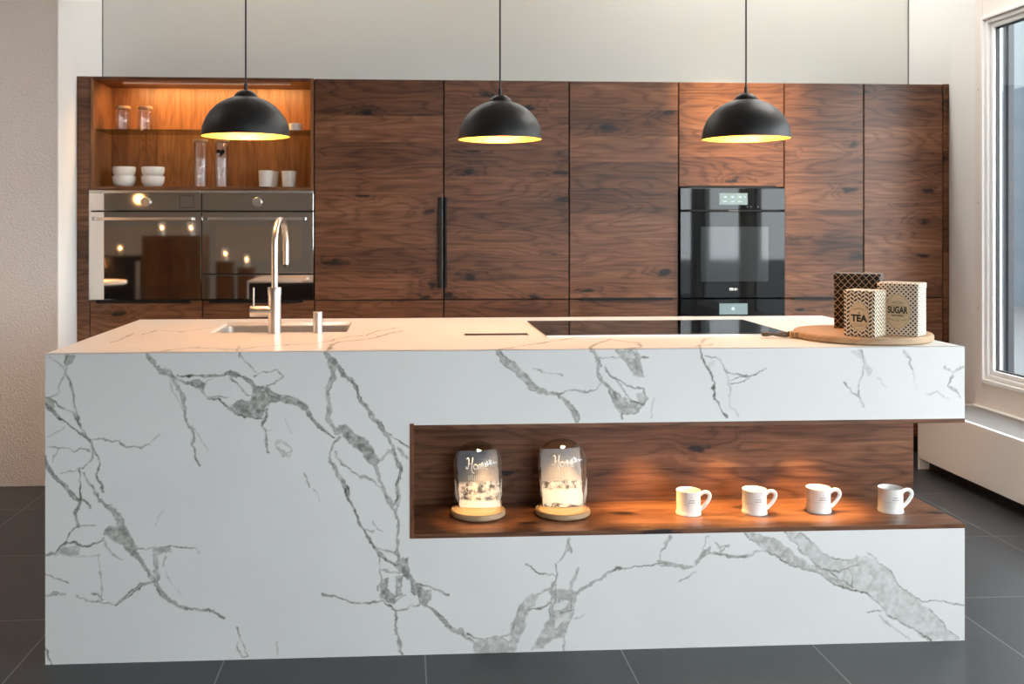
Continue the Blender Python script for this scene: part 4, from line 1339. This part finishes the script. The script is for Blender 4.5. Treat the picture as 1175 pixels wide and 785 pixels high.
m0 = mug()
for i, (x, y, rz, lb) in enumerate([(0.924, 3.168, 0.0, 'white mug on the niche shelf nearest the glass domes'),
                                    (1.141, 3.165, 0.02, 'second white mug from the glass domes in the niche'),
                                    (1.357, 3.172, -0.02, 'third white mug from the glass domes in the niche'),
                                    (1.592, 3.157, 0.0, 'white mug at the open right end of the niche shelf')]):
    q = m0 if i == 0 else copy_tree(m0)
    q.location = (x, y, 0.366)
    q.rotation_euler = (0, 0, -0.12 + rz)
    q['label'] = lb


# ------------------------------------------------------------------ glass domes with a printed sheet inside
def sheet_mat(seed, flip):
    t = NT('printed_winter_landscape')
    p = t.xyz(t.obj())
    x, z = p[0], p[2]
    n = t.noise(t.vec(x, seed, z), 40, 5, 0.7)
    nb = t.noise(t.vec(x, seed + 3.0, z), 16, 3, 0.6)
    diag = t.add(t.mul(x, 9.0 * flip), t.add(t.mul(z, -5.5 if flip > 0 else 2.0), t.add(t.mul(nb, 0.9), 0.32)))
    sky = t.mix(t.smooth(diag, -0.1, 0.5), (0.15, 0.17, 0.20), (0.55, 0.46, 0.38)) if flip > 0 else \
        t.mix(t.smooth(diag, 0.2, 1.1), (0.72, 0.62, 0.52), (0.40, 0.38, 0.37))
    h = t.add(z, t.mul(nb, 0.035))
    land = t.mix(t.smooth(n, 0.42, 0.60), (0.80, 0.77, 0.72), (0.07, 0.07, 0.08))
    snow = t.mix(t.smooth(n, 0.60, 0.68), (0.86, 0.84, 0.81), (0.12, 0.12, 0.14))
    c = t.mix(t.smooth(h, 0.118, 0.108), sky, land)
    c = t.mix(t.smooth(h, 0.093 if flip < 0 else 0.060, 0.085 if flip < 0 else 0.052), c, snow)
    if flip < 0:
        c = t.mix(t.mul(t.smooth(h, 0.048, 0.042), t.smooth(h, 0.022, 0.030)), c, t.mix(t.smooth(n, 0.45, 0.55), (0.8, 0.78, 0.75), (0.05, 0.05, 0.07)))
    return t.pbr(c, 0.6)


def dome(name_i, x, y, label, seed, flip, w, hh, lean, dz):
    t = thing('glass_dome', label, 'glass dome', (x, y, 0.366), 'glass domes on round wooden bases')
    Z = 0.366
    Mesh().lathe([(0, 0), (0.083, 0), (0.089, 0.004), (0.090, 0.010), (0.087, 0.017), (0.083, 0.019), (0.0815, 0.0165), (0.074, 0.0165), (0, 0.0165)], (x, y, Z), 64) \
        .build('wooden_base', M['oak'], t, smooth=True)
    R_ = 0.0785
    H1 = 0.168 + dz
    prof = [(R_, 0.0168), (R_, H1)]
    for k in range(1, 15):
        a = PI / 2 * k / 15
        prof.append((R_ * math.cos(a), H1 + 0.068 * math.sin(a)))
    prof += [(0.008, H1 + 0.0685), (0, H1 + 0.0685)]
    g = Mesh().lathe(prof, (x, y, Z), 64).build('glass_cloche', M['clear'], t, smooth=True, angle=80)
    # sheet
    b = Mesh()
    nx, nz = 14, 40
    G = []
    for j in range(nz + 1):
        f_ = j / nz
        z_ = 0.0175 + (hh - 0.0175) * f_
        row = []
        for i in range(nx + 1):
            e = 0.0012 * noise.noise(Vector((seed, z_ * 60, i * 5.0 // (nx * 4))))
            s_ = (i / nx - 0.5) * w
            xx = x + s_ + lean * (1 - f_) + e + (0.0010 * math.sin(z_ * 160) if i in (0, nx) else 0)
            yy = y + 0.012 + 0.03 * f_ + 6.0 * s_ * s_ * 0.4
            row.append(b.bm.verts.new((xx, yy, Z + z_ + (0.004 * (i / nx - 0.5) if j == nz else 0))))
        G.append(row)
    for j in range(nz):
        for i in range(nx):
            b.bm.faces.new((G[j][i], G[j][i + 1], G[j + 1][i + 1], G[j + 1][i]))
    ext = bmesh.ops.extrude_face_region(b.bm, geom=b.bm.faces[:])
    bmesh.ops.translate(b.bm, verts=[v for v in ext['geom'] if isinstance(v, bmesh.types.BMVert)], vec=(0, 0.002, 0))
    sh_ = b.build('printed_sheet', sheet_mat(seed, flip), t)
    # etched writing on the glass, as strokes that follow the curve
    rr = R_ + 0.0006

    def on(px, pz):
        rr = (R_ if pz < H1 else R_ * math.sqrt(max(0.05, 1 - ((pz - H1) / 0.068) ** 2))) + 0.0006
        a = px / (R_ + 0.0006)
        return (x + rr * math.sin(a), y - rr * math.cos(a), Z + pz)
    b = Mesh()
    zb = H1 - 0.004
    s1 = 0.029

    def stroke(pts, ox, r=0.0014):
        P = []
        for i in range(len(pts) - 1):
            for k in range(5):
                f_ = k / 5
                P.append(((pts[i][0] * (1 - f_) + pts[i + 1][0] * f_), (pts[i][1] * (1 - f_) + pts[i + 1][1] * f_)))
        P.append(pts[-1])
        b.tube([on(-0.042 + ox + p[0] * s1, zb + p[1] * s1) for p in P], r, 6)
    stroke([(-0.15, 1.0), (0.0, 1.15), (0.18, 1.0), (0.2, 0.4), (0.1, 0.0), (-0.1, 0.05), (-0.1, 0.25)], 0)        # H
    stroke([(0.62, 1.2), (0.58, 0.6), (0.55, 0.0), (0.62, -0.35), (0.85, -0.4)], 0)
    stroke([(0.15, 0.55), (0.62, 0.62)], 0, 0.0008)
    oo = [(0.22 * math.cos(2 * PI * k / 12), 0.28 + 0.26 * math.sin(2 * PI * k / 12)) for k in range(13)]
    stroke([(0.98 + p[0], p[1]) for p in oo], 0, 0.0012)                                                       # o
    stroke([(1.3, 0.0), (1.36, 0.5), (1.5, 0.55), (1.55, 0.0), (1.62, 0.5), (1.76, 0.55), (1.82, 0.0)], 0, 0.0012)  # m
    stroke([(1.98, 0.28), (2.3, 0.32), (2.25, 0.52), (2.08, 0.52), (1.98, 0.25), (2.1, 0.0), (2.35, 0.08)], 0, 0.0012)  # e
    for z_, n_, h_, x0_ in ((zb - 0.034, 9, 0.017, -0.036), (zb - 0.048, 11, 0.010, -0.036)):
        for k in range(n_):
            xx = x0_ + k * 0.0058 * 9 / n_ * 1.05
            hh_ = h_ * (0.75 + 0.25 * ((k * 7 + seed) % 3) / 2)
            b.tube([on(xx, z_), on(xx + 0.0007, z_ + hh_)], 0.0005, 5)
            if k % 2:
                b.tube([on(xx, z_ + hh_), on(xx + 0.003, z_ + hh_ * 0.9)], 0.0004, 5)
            if k % 3 == 0:
                b.tube([on(xx, z_ + 0.0005), on(xx + 0.003, z_ + 0.0005)], 0.0004, 5)
    # branch ornament low on the glass
    for sgn in (-1, 1):
        for k in range(7):
            a0 = sgn * (0.048 + 0.007 * k)
            b.tube([on(a0, 0.028 + 0.006 * k), on(a0 + sgn * 0.012, 0.060 + 0.010 * k)], 0.0003, 5)
            b.tube([on(a0 + sgn * 0.012, 0.035 + 0.006 * k), on(a0, 0.065 + 0.009 * k)], 0.0003, 5)
    b.tube([on(-0.038 + 0.009 * math.cos(2 * PI * k / 20) * (1 - k / 60), 0.100 + 0.009 * math.sin(2 * PI * k / 20)) for k in range(26)], 0.0004, 5)
    b.build('etched_lettering', M['frost'], g, smooth=True)
    return t


dome(0, 0.2425, 3.200, 'left glass dome, grey sky print inside with white Home lettering', 3.0, 1, 0.134, 0.196, 0.010, 0.0)
dome(1, 0.5165, 3.192, 'right glass dome, pale snow print inside with white Home lettering', 9.0, -1, 0.132, 0.200, 0.006, 0.006)

# ------------------------------------------------------------------ tall cabinets along the back wall
G = 0.0035          # half gap between fronts
ZT, ZM = 2.102, 0.888
ZP = 0.10


def front(x0, x1, z0, z1, parent, name='door', mat='walnut'):
    return Mesh().box(x0 + G, x1 - G, YC, YC + 0.022, z0 + G, z1 - G, 0.001, 1).build(name, M[mat], parent)


def carcass(x0, x1, z0, z1, parent):
    return Mesh().box(x0 + 0.0005, x1 - 0.0005, YC + 0.0225, YB - 0.03, z0, z1).build('carcass', M['carcass'], parent)


def bar_handle(x0, x1, z, parent):
    return Mesh().prism([(YC - 0.022, z - 0.006), (YC - 0.022, z + 0.009), (YC - 0.018, z + 0.009), (YC - 0.018, z - 0.002), (YC, z - 0.002), (YC, z - 0.006)],
                        'x', x0, x1).build('handle', M['handle_black'], parent)


def tall(name, label, x0, x1, doors, handles=()):
    t = thing(name, label, 'cabinet', ((x0 + x1) / 2, YC + 0.2, ZP))
    carcass(x0, x1, ZP, ZT, t)
    ds = []
    for (z0, z1) in doors:
        ds.append(front(x0, x1, z0, z1, t))
    for di, a, b_, z in handles:
        bar_handle(a, b_, z, ds[di])
    return t, ds


X = [-1.753, -1.684, -1.085, -0.482, 0.226, 0.923, 1.540, 2.143, 2.603, 3.066, 3.103]
t = thing('end_panel', 'narrow upright walnut strip at the left end of the cabinets', 'cabinet panel', (X[0] + 0.034, YC + 0.2, 0))
Mesh().box(X[0] + 0.001, X[1] - 0.002, YC, YB - 0.03, 0, ZT, 0.001, 1).build('panel', M['walnut'], t)
t = thing('end_panel', 'narrow upright walnut strip at the right end beside the window pier', 'cabinet panel', (X[9] + 0.018, YC + 0.2, 0))
Mesh().box(X[9] + 0.003, X[10] - 0.001, YC, YB - 0.03, 0, ZT, 0.001, 1).build('panel', M['walnut'], t)

t, ds = tall('tall_cabinet', 'tall walnut cabinet whose door handle is at its right edge, beside the open shelves', X[3], X[4], [(ZM, ZT), (ZP, ZM)])


def vhandle(x0, x1, z0, z1, parent):
    h_ = Mesh().box(x0, x1, YC - 0.022, YC, z0, z1, 0.0015).build('handle', M['handle_black'], parent)
    return h_


h_ = vhandle(0.196, 0.2165, 0.955, 1.452, ds[0])
Mesh().box(0.2168, 0.2185, YC - 0.0225, YC - 0.012, 0.94, 1.475).build('metal_edge', M['dull_metal'], h_)
t, ds = tall('tall_cabinet', 'tall walnut cabinet behind the middle pendant lamp', X[4], X[5], [(ZM, ZT), (ZP, ZM)])
h_ = vhandle(0.2297, 0.243, 0.955, 1.452, ds[0])
t, ds = tall('tall_cabinet', 'tall walnut cabinet left of the black oven with a low bar handle', X[5], X[6], [(ZM, ZT), (ZP, ZM)], [(0, 0.985, 1.503, ZM)])
t, ds = tall('tall_cabinet', 'tall walnut cabinet right of the black oven with a bar handle behind the tins', X[7], X[8], [(ZM, ZT), (ZP, ZM)], [(0, 2.19, 2.56, ZM)])
t, ds = tall('tall_cabinet', 'tall walnut cabinet without a visible handle, last before the window', X[8], X[9], [(ZM, ZT), (ZP, ZM)])

# cabinet housing the black oven
ZO = 1.503
t = thing('oven_cabinet', 'walnut cabinet holding the black oven with a door above it', 'cabinet', ((X[6] + X[7]) / 2, YC + 0.2, ZP))
Mesh().box(X[6] + 0.0005, X[7] - 0.0005, YC + 0.0225, YB - 0.03, ZO, ZT).box(X[6] + 0.0005, X[6] + 0.003, YC + 0.0225, YB - 0.03, 0.62, ZO) \
    .box(X[7] - 0.003, X[7] - 0.0005, YC + 0.0225, YB - 0.03, 0.62, ZO).box(X[6] + 0.0005, X[7] - 0.0005, YC + 0.0225, YB - 0.03, ZP, 0.62) \
    .build('carcass', M['carcass'], t)
dd = front(X[6], X[7], ZO + 0.008, ZT, t)
bar_handle(1.585, 2.09, ZO + 0.008, dd)
front(X[6], X[7], ZP, 0.62, t, 'drawer')

ov = thing('built_in_oven', 'tall black glass oven with a lit touch display, in the walnut wall', 'oven', ((X[6] + X[7]) / 2, YC + 0.2, ZM))
ox0, ox1 = X[6] + 0.004, X[7] - 0.004
Mesh().box(ox0 + 0.01, ox1 - 0.01, YC + 0.002, YC + 0.40, ZM + 0.004, ZO).build('housing', M['carcass'], ov)
cp = Mesh().box(ox0, ox1, YC - 0.022, YC + 0.001, 1.385, ZO + 0.002, 0.0015).build('control_panel', M['black_glass'], ov)
dsp = Mesh().box(1.765, 1.925, YC - 0.0226, YC - 0.022, 1.413, 1.478).build('display', plain('lit_display', (0.10, 0.13, 0.13), 0.3, emit=(0.16, 0.24, 0.25), emit_strength=0.8), cp)
b = Mesh()
for i in range(3):
    b.box(1.79 + i * 0.042, 1.806 + i * 0.042, YC - 0.0231, YC - 0.0226, 1.452, 1.462)
    b.box(1.786 + i * 0.042, 1.809 + i * 0.042, YC - 0.0231, YC - 0.0226, 1.428, 1.434)
b.prism([(1.906, 1.450), (1.916, 1.457), (1.906, 1.464)], 'y', YC - 0.0231, YC - 0.0226)
b.build('display_symbols', M['icon'], dsp)
for x in (1.925, 1.945, 1.985):
    Mesh().cyl((x, YC - 0.0226, 1.402), 0.0022, 0.0006, 'y', 8).build('touch_dot', M['icon'], cp)
dr = Mesh().box(ox0, ox1, YC - 0.022, YC + 0.001, ZM + 0.006, 1.374, 0.0015).build('oven_door', M['black_glass'], ov)
Mesh().box(ox0 + 0.115, ox1 - 0.095, YC - 0.0226, YC - 0.022, 0.985, 1.29).build('viewing_window', M['black_glass_window'], dr)
Mesh().box(ox0 + 0.05, ox1 - 0.03, YC - 0.030, YC - 0.004, 1.3755, 1.3835, 0.001).build('grip_rail', M['handle_black'], dr)
Mesh().box(1.815, 1.87, YC - 0.0302, YC - 0.030, 1.3765, 1.3825).build('rail_mark', M['grey_ink'], dr)
text_part('Miele', 0.022, M['upvc'], dr, (1.845 - ORIG[ov.name][0], YC - 0.0232 - ORIG[ov.name][1], 0.934 - ORIG[ov.name][2]), bold=0.0008)

wd = thing('warming_drawer', 'black glass appliance with small display below the black oven', 'warming drawer', ((X[6] + X[7]) / 2, YC + 0.2, 0.62))
Mesh().box(ox0 + 0.01, ox1 - 0.01, YC + 0.002, YC + 0.40, 0.624, ZM - 0.004).build('housing', M['carcass'], wd)
wf = Mesh().box(ox0, ox1, YC - 0.022, YC + 0.001, 0.626, ZM - 0.002, 0.0015).build('front', M['black_glass'], wd)
dsp = Mesh().box(1.765, 1.925, YC - 0.0226, YC - 0.022, 0.800, 0.862).build('display', bpy.data.materials['lit_display'], wf)
Mesh().cyl((1.842, YC - 0.0232, 0.832), 0.009, 0.0006, 'y', 14).build('display_symbol', M['icon'], dsp)

# open shelf unit with LED light
NX0, NX1 = X[1], X[3]
ZN = 1.489
n = thing('open_shelf_cabinet', 'warmly lit open walnut shelf cabinet above the two left ovens', 'shelf cabinet', ((NX0 + NX1) / 2, YC + 0.2, ZN))
Mesh().box(NX0 + 0.002, NX0 + 0.02, YC, YB - 0.03, ZN, ZT, 0.0008, 1).build('side_panel', M['walnut_v'], n)
Mesh().box(NX1 - 0.022, NX1 - 0.004, YC, YB - 0.03, ZN, ZT, 0.0008, 1).build('side_panel', M['walnut_v'], n)
Mesh().box(NX0 + 0.02, NX1 - 0.022, YC, 5.80, ZT - 0.018, ZT, 0.0008, 1).build('top_panel', M['walnut'], n)
Mesh().box(NX0 + 0.02, NX1 - 0.022, YC, 5.80, ZN + 0.002, ZN + 0.020, 0.0008, 1).build('bottom_panel', M['walnut'], n)
Mesh().box(NX0 + 0.02, NX1 - 0.022, 5.80, 5.815, ZN, ZT).build('back_panel', M['walnut_v'], n)
sh_ = Mesh().box(NX0 + 0.021, NX1 - 0.023, YC + 0.03, 5.795, 1.815, 1.821).build('glass_shelf', M['shelf_glass'], n)
ls = Mesh().box(-1.53, -0.62, 5.552, 5.562, ZT - 0.027, ZT - 0.018, 0.001).build('led_profile', M['led_dim'], n)
lamp('shelf_led', 'AREA', (-1.075, 5.60, ZT - 0.022), NICHE_POWER, (1.0, 0.56, 0.20), (math.radians(22), 0, 0), n,
     shape='RECTANGLE', size=0.95, size_y=0.012)

# two left ovens
def left_oven(x0, x1, label, split, square):
    t = thing('built_in_oven', label, 'oven', ((x0 + x1) / 2, YC + 0.2, 0.895))
    a, c = x0 + 0.003, x1 - 0.003
    Mesh().box(a + 0.008, c - 0.008, YC + 0.002, YC + 0.40, 0.90, 1.486).build('housing', M['carcass'], t)
    Mesh().box(a, c, YC - 0.024, YC + 0.0005, 1.473, 1.487, 0.0015).build('top_trim', M['steel'], t)
    p = Mesh().box(a, c, YC - 0.022, YC + 0.0005, 1.378, 1.472, 0.0015).build('control_panel', M['dark_mirror'], t)
    kx = (a + c) / 2 + 0.005
    if split:
        kx = a + 0.295
    k = Mesh().lathe([(0, -0.046), (0.023, -0.046), (0.0255, -0.043), (0.0255, -0.022), (0, -0.022)], (kx, YC, 1.424), 36, 'y').build('control_knob', M['steel'], p, smooth=True)
    if square:
        b = Mesh()
        s0, s1, q0, q1, w = a + 0.478, a + 0.556, 1.393, 1.460, 0.002
        b.box(s0, s1, YC - 0.0226, YC - 0.022, q0, q0 + w).box(s0, s1, YC - 0.0226, YC - 0.022, q1 - w, q1)
        b.box(s0, s0 + w, YC - 0.0226, YC - 0.022, q0 + w, q1 - w).box(s1 - w, s1, YC - 0.0226, YC - 0.022, q0 + w, q1 - w)
        b.build('water_tank_flap', M['black_plastic'], p)
    zlo = 1.036 if split else 0.898
    d_ = Mesh().box(a, c, YC - 0.022, YC + 0.0005, zlo, 1.370, 0.0015).build('oven_door', M['dark_mirror'], t)
    Mesh().box(a + 0.075, c - 0.065, YC - 0.0225, YC - 0.022, zlo + 0.075, 1.297).build('viewing_window', M['dark_mirror_window'], d_)
    hd = Mesh().box(a + 0.035, c - 0.045, YC - 0.062, YC - 0.050, 1.326, 1.341, 0.002).build('handle', M['steel'], d_)
    Mesh().box(c - 0.058, c - 0.036, YC - 0.064, YC - 0.022, 1.324, 1.343, 0.002).build('handle_end', M['chrome'], hd)
    Mesh().box(a + 0.028, a + 0.040, YC - 0.064, YC - 0.022, 1.324, 1.343, 0.002).build('handle_end', M['dull_metal'], hd)
    if split:
        Mesh().box(a, c, YC - 0.022, YC + 0.0005, 0.898, 1.029, 0.0015).build('warming_compartment', M['dark_mirror'], t)
    else:
        Mesh().box(a - 0.0005, a + 0.007, YC - 0.0235, YC - 0.022, 0.90, 1.47).build('steel_edge', M['steel'], t)
    return t


left_oven(X[1], X[2], 'left mirrored bronze glass oven with one full height door', False, True)
left_oven(X[2], X[3], 'mirrored bronze glass oven behind the tap, with a low drawer below its door', True, False)
for a, c, lb in ((X[1], X[2], 'walnut drawer cabinet below the far left oven'), (X[2], X[3], 'walnut drawer cabinet below the oven behind the tap')):
    t = thing('drawer_cabinet', lb, 'cabinet', ((a + c) / 2, YC + 0.2, ZP))
    carcass(a, c, ZP, 0.892, t)
    fd = front(a, c, 0.50, 0.892, t, 'drawer')
    bar_handle(a + 0.04, c - 0.06, 0.884, fd)
    front(a, c, ZP, 0.50, t, 'drawer')
struct(Mesh().box(X[0] + 0.001, X[10] - 0.001, YC + 0.05, YC + 0.06, 0, ZP).build('trim_10', M['carcass']))

# ------------------------------------------------------------------ things on the open shelves
def stacked_bowl(x, y, z, label):
    t = tag(Mesh().lathe([(0, 0.002), (0.028, 0.002), (0.029, 0), (0.034, 0), (0.046, 0.006), (0.056, 0.018), (0.0615, 0.034), (0.063, 0.050), (0.062, 0.061), (0.0605, 0.0615),
                          (0.0595, 0.050), (0.058, 0.036), (0.052, 0.021), (0.042, 0.010), (0, 0.007)], (x, y, z), 40).build('bowl', M['speckled'], smooth=True), label, 'bowl',
            'white bowls stacked in two pairs')
    return t


ZS = ZN + 0.020
for x, w_ in ((-1.538, 'left'), (-1.381, 'right')):
    o1 = stacked_bowl(x, 5.60, ZS, 'lower bowl of the %s stack of white bowls' % w_)
    if w_ == 'left':
        src = o1
    o2 = o1.copy()
    COL.objects.link(o2)
    o2.location = o1.location + Vector((0, 0, 0.051))
    o2['label'] = 'upper bowl of the %s stack of white bowls' % w_


def jar(x, y, z, r, hgt, label, group, lid):
    t = thing('glass_jar', label, 'jar', (x, y, z), group)
    rr = r
    prof = [(0, 0.0), (rr * 0.92, 0.0), (rr, 0.006), (rr, hgt - 0.012), (rr * 0.9, hgt - 0.002), (rr * 0.9, hgt),
            (rr * 0.86, hgt), (rr * 0.86, hgt - 0.003), (rr - 0.003, hgt - 0.014), (rr - 0.003, 0.008), (rr * 0.88, 0.006), (0, 0.006)]
    g = Mesh().lathe(prof, (x, y, z), 36).build('glass_body', M['clear'], t, smooth=True)
    Mesh().lathe([(0, hgt + 0.001), (rr * 1.0, hgt + 0.001), (rr * 1.04, hgt + 0.004), (rr * 1.04, hgt + 0.014), (rr, hgt + 0.017), (0, hgt + 0.017)], (x, y, z), 36) \
        .build('wooden_lid', M['bamboo'], t, smooth=True)
    return t, g


jar(-1.545, 5.60, 1.8212, 0.0385, 0.118, 'left small glass jar with wooden lid on the glass shelf', 'small lidded jars on the glass shelf', True)
jar(-1.423, 5.60, 1.8212, 0.0385, 0.118, 'right small glass jar with wooden lid on the glass shelf', 'small lidded jars on the glass shelf', True)
jar(-1.120, 5.60, ZS, 0.039, 0.250, 'tall glass jar with wooden lid and no heart tag', 'tall glass jars', True)
t, g = jar(-1.005, 5.60, ZS, 0.039, 0.250, 'tall glass jar wearing a black heart tag', 'tall glass jars', True)
hp = []
for k in range(40):
    a = 2 * PI * k / 40
    hp.append((-1.003 + 0.0235 / 16 * 16 * math.sin(a) ** 3, 1.700 + 0.0235 / 16 * (13 * math.cos(a) - 5 * math.cos(2 * a) - 2 * math.cos(3 * a) - math.cos(4 * a))))
ht = Mesh().prism(hp, 'y', 5.553, 5.5565).build('heart_tag', M['handle_black'], t)
Mesh().cyl((-1.012, 5.5515, 1.692), 0.005, 0.0015, 'y', 12).build('tag_motif', M['steel'], ht)


def cup(x, y, z, r0, r1, hgt, label, group=None):
    return tag(Mesh().lathe([(0, 0.001), (r0 - 0.002, 0.0), (r0, 0.002), (r1, hgt - 0.001), (r1 - 0.001, hgt), (r1 - 0.003, hgt - 0.001), (r0 - 0.003, 0.006), (0, 0.005)],
                            (x, y, z), 36).build('cup', M['speckled'], smooth=True), label, 'cup', group)


cup(-0.762, 5.60, ZS, 0.036, 0.041, 0.094, 'white handleless cup left of the front pair on the open shelf', 'white handleless cups')
cup(-0.742, 5.70, ZS, 0.036, 0.041, 0.094, 'white handleless cup half hidden behind the left cup', 'white handleless cups')
cup(-0.634, 5.60, ZS, 0.036, 0.042, 0.092, 'white handleless cup at the right end of the open shelf', 'white handleless cups')
tag(Mesh().lathe([(0, 0.0), (0.030, 0.0), (0.036, 0.006), (0.038, 0.044), (0.036, 0.045), (0.034, 0.010), (0, 0.006)], (-0.597, 5.60, 1.8212), 32)
    .build('ramekin', M['speckled'], smooth=True), 'small low white bowl alone on the glass shelf at the right', 'bowl')

# ------------------------------------------------------------------ behind the camera: what the ovens mirror
t = thing('sideboard', 'amber wooden sideboard behind the camera, mirrored in the left oven', 'sideboard', (-2.8, -1.5, 0))
Mesh().box(-3.14, -2.42, -1.75, -1.3, 0.08, 1.17, 0.004).build('body', M['walnut_v'], t)
Mesh().box(-3.10, -2.785, -1.3, -1.28, 0.12, 1.13, 0.002).build('door', M['walnut_v'], t)
Mesh().box(-2.775, -2.46, -1.3, -1.28, 0.12, 1.13, 0.002).build('door', M['walnut_v'], t)
for x in (-3.12, -2.47):
    Mesh().box(x, x + 0.03, -1.72, -1.33, 0, 0.08).build('foot', M['black_metal'], t)
t = thing('console_table', 'black console table behind the camera, mirrored in the left oven', 'table', (-3.6, -1.5, 0))
Mesh().box(-4.4, -3.2, -1.8, -1.25, 0.86, 0.92, 0.003).build('table_top', M['black_metal'], t)
Mesh().box(-4.38, -3.22, -1.28, -1.26, 0.05, 0.86).build('front_panel', M['black_metal'], t)
for x in (-4.38, -3.27):
    for y in (-1.78, -1.33):
        Mesh().box(x, x + 0.05, y, y + 0.05, 0, 0.86).build('leg', M['black_metal'], t)


def lantern(x, y, z, label):
    t = thing('candle_lantern', label, 'lantern', (x, y, z), 'glowing glass candle lanterns')
    Mesh().lathe([(0.05, 0.0), (0.05, 0.16), (0.048, 0.16), (0.048, 0.004), (0, 0.004), (0, 0)], (x, y, z), 24).build('glass_body', M['clear'], t, smooth=True)
    c_ = Mesh().cyl((x, y, z + 0.005), 0.03, 0.07, 'z', 20, 0.003).build('candle', M['ceramic'], t, smooth=True)
    Mesh().lathe([(0, 0.076), (0.007, 0.084), (0.009, 0.092), (0.004, 0.110), (0, 0.12)], (x, y, z), 10).build('flame', M['flame'], c_, smooth=True)


lantern(-3.45, -1.5, 0.92, 'candle lantern at the right of the black console table')
lantern(-4.0, -1.5, 0.92, 'candle lantern at the left of the black console table')
lantern(-2.95, -1.5, 1.17, 'candle lantern at the left of the amber sideboard')
lantern(-2.6, -1.5, 1.17, 'candle lantern at the right of the amber sideboard')
for x, h_, lb in ((-2.18, 0.85, 'taller wooden plinth behind the camera'), (-1.92, 0.78, 'shorter wooden plinth behind the camera')):
    tag(Mesh().box(x - 0.1, x + 0.1, -1.6, -1.4, 0, h_, 0.004).build('plinth', M['walnut_v']), lb, 'plinth')
    lantern(x, -1.5, h_, 'candle lantern on the ' + lb)
for x, y, z, lb in ((-3.75, -1.6, 1.75, 'globe lamp hanging left over the console table'), (-3.25, -1.6, 1.62, 'globe lamp hanging right over the console table')):
    t = thing('globe_lamp', lb, 'lamp', (x, y, z), 'amber globe lamps behind the camera')
    Mesh().lathe([(0.06 * math.sin(PI * k / 12), -0.06 * math.cos(PI * k / 12)) for k in range(13)], (x, y, z), 20).build('globe', emissive('amber_globe', (1, 0.55, 0.2), 10), t, smooth=True)
    Mesh().tube([(x, y, z + 0.06), (x, y, ZC)], 0.003, 8).build('cord', M['black_plastic'], t)

t = thing('pedestal_table', 'white pedestal table left of the island, outside the photo, carrying a glowing lamp', 'table', (-2.3, 3.35, 0))
Mesh().lathe([(0, 0), (0.17, 0), (0.17, 0.015), (0.03, 0.03), (0.025, 0.05), (0.025, 0.86), (0, 0.86)], (-2.3, 3.35, 0), 32).build('pedestal', M['upvc'], t, smooth=True)
Mesh().lathe([(0, 0.86), (0.24, 0.86), (0.245, 0.87), (0.24, 0.885), (0, 0.885)], (-2.3, 3.35, 0), 48).build('table_top', M['upvc'], t, smooth=True)
t = thing('table_lamp', 'warm globe lamp standing on the white pedestal table', 'lamp', (-2.3, 3.35, 0.885))
Mesh().lathe([(0, 0), (0.05, 0), (0.05, 0.012), (0.012, 0.02), (0.012, 0.06), (0, 0.06)], (-2.3, 3.35, 0.885), 24).build('base', M['brass'], t, smooth=True)
Mesh().lathe([(0.065 * math.sin(PI * k / 14), 0.124 - 0.065 * math.cos(PI * k / 14)) for k in range(15)], (-2.3, 3.35, 0.885), 24) \
    .build('globe', emissive('warm_globe', (1.0, 0.47, 0.19), 90), t, smooth=True)

# ceiling spotlight that warms the cabinet top behind the right pendant
t = thing('ceiling_spotlight', 'small white ceiling spotlight aimed at the cabinet above the black oven', 'spotlight', (1.72, 4.7, ZC))
Mesh().cyl((1.72, 4.7, ZC - 0.02), 0.045, 0.02, 'z', 24, 0.002).build('mount', M['upvc'], t, smooth=True)
Mesh().cyl((1.72, 4.7, ZC - 0.075), 0.032, 0.055, 'z', 24, 0.002).build('head', M['upvc'], t, smooth=True)
lamp('cabinet_spot', 'SPOT', (1.72, 4.7, ZC - 0.085), 760, (1.0, 0.73, 0.38), (math.radians(32), 0, math.radians(-12)), t, spot_size=math.radians(34), spot_blend=1.0, shadow_soft_size=0.03)
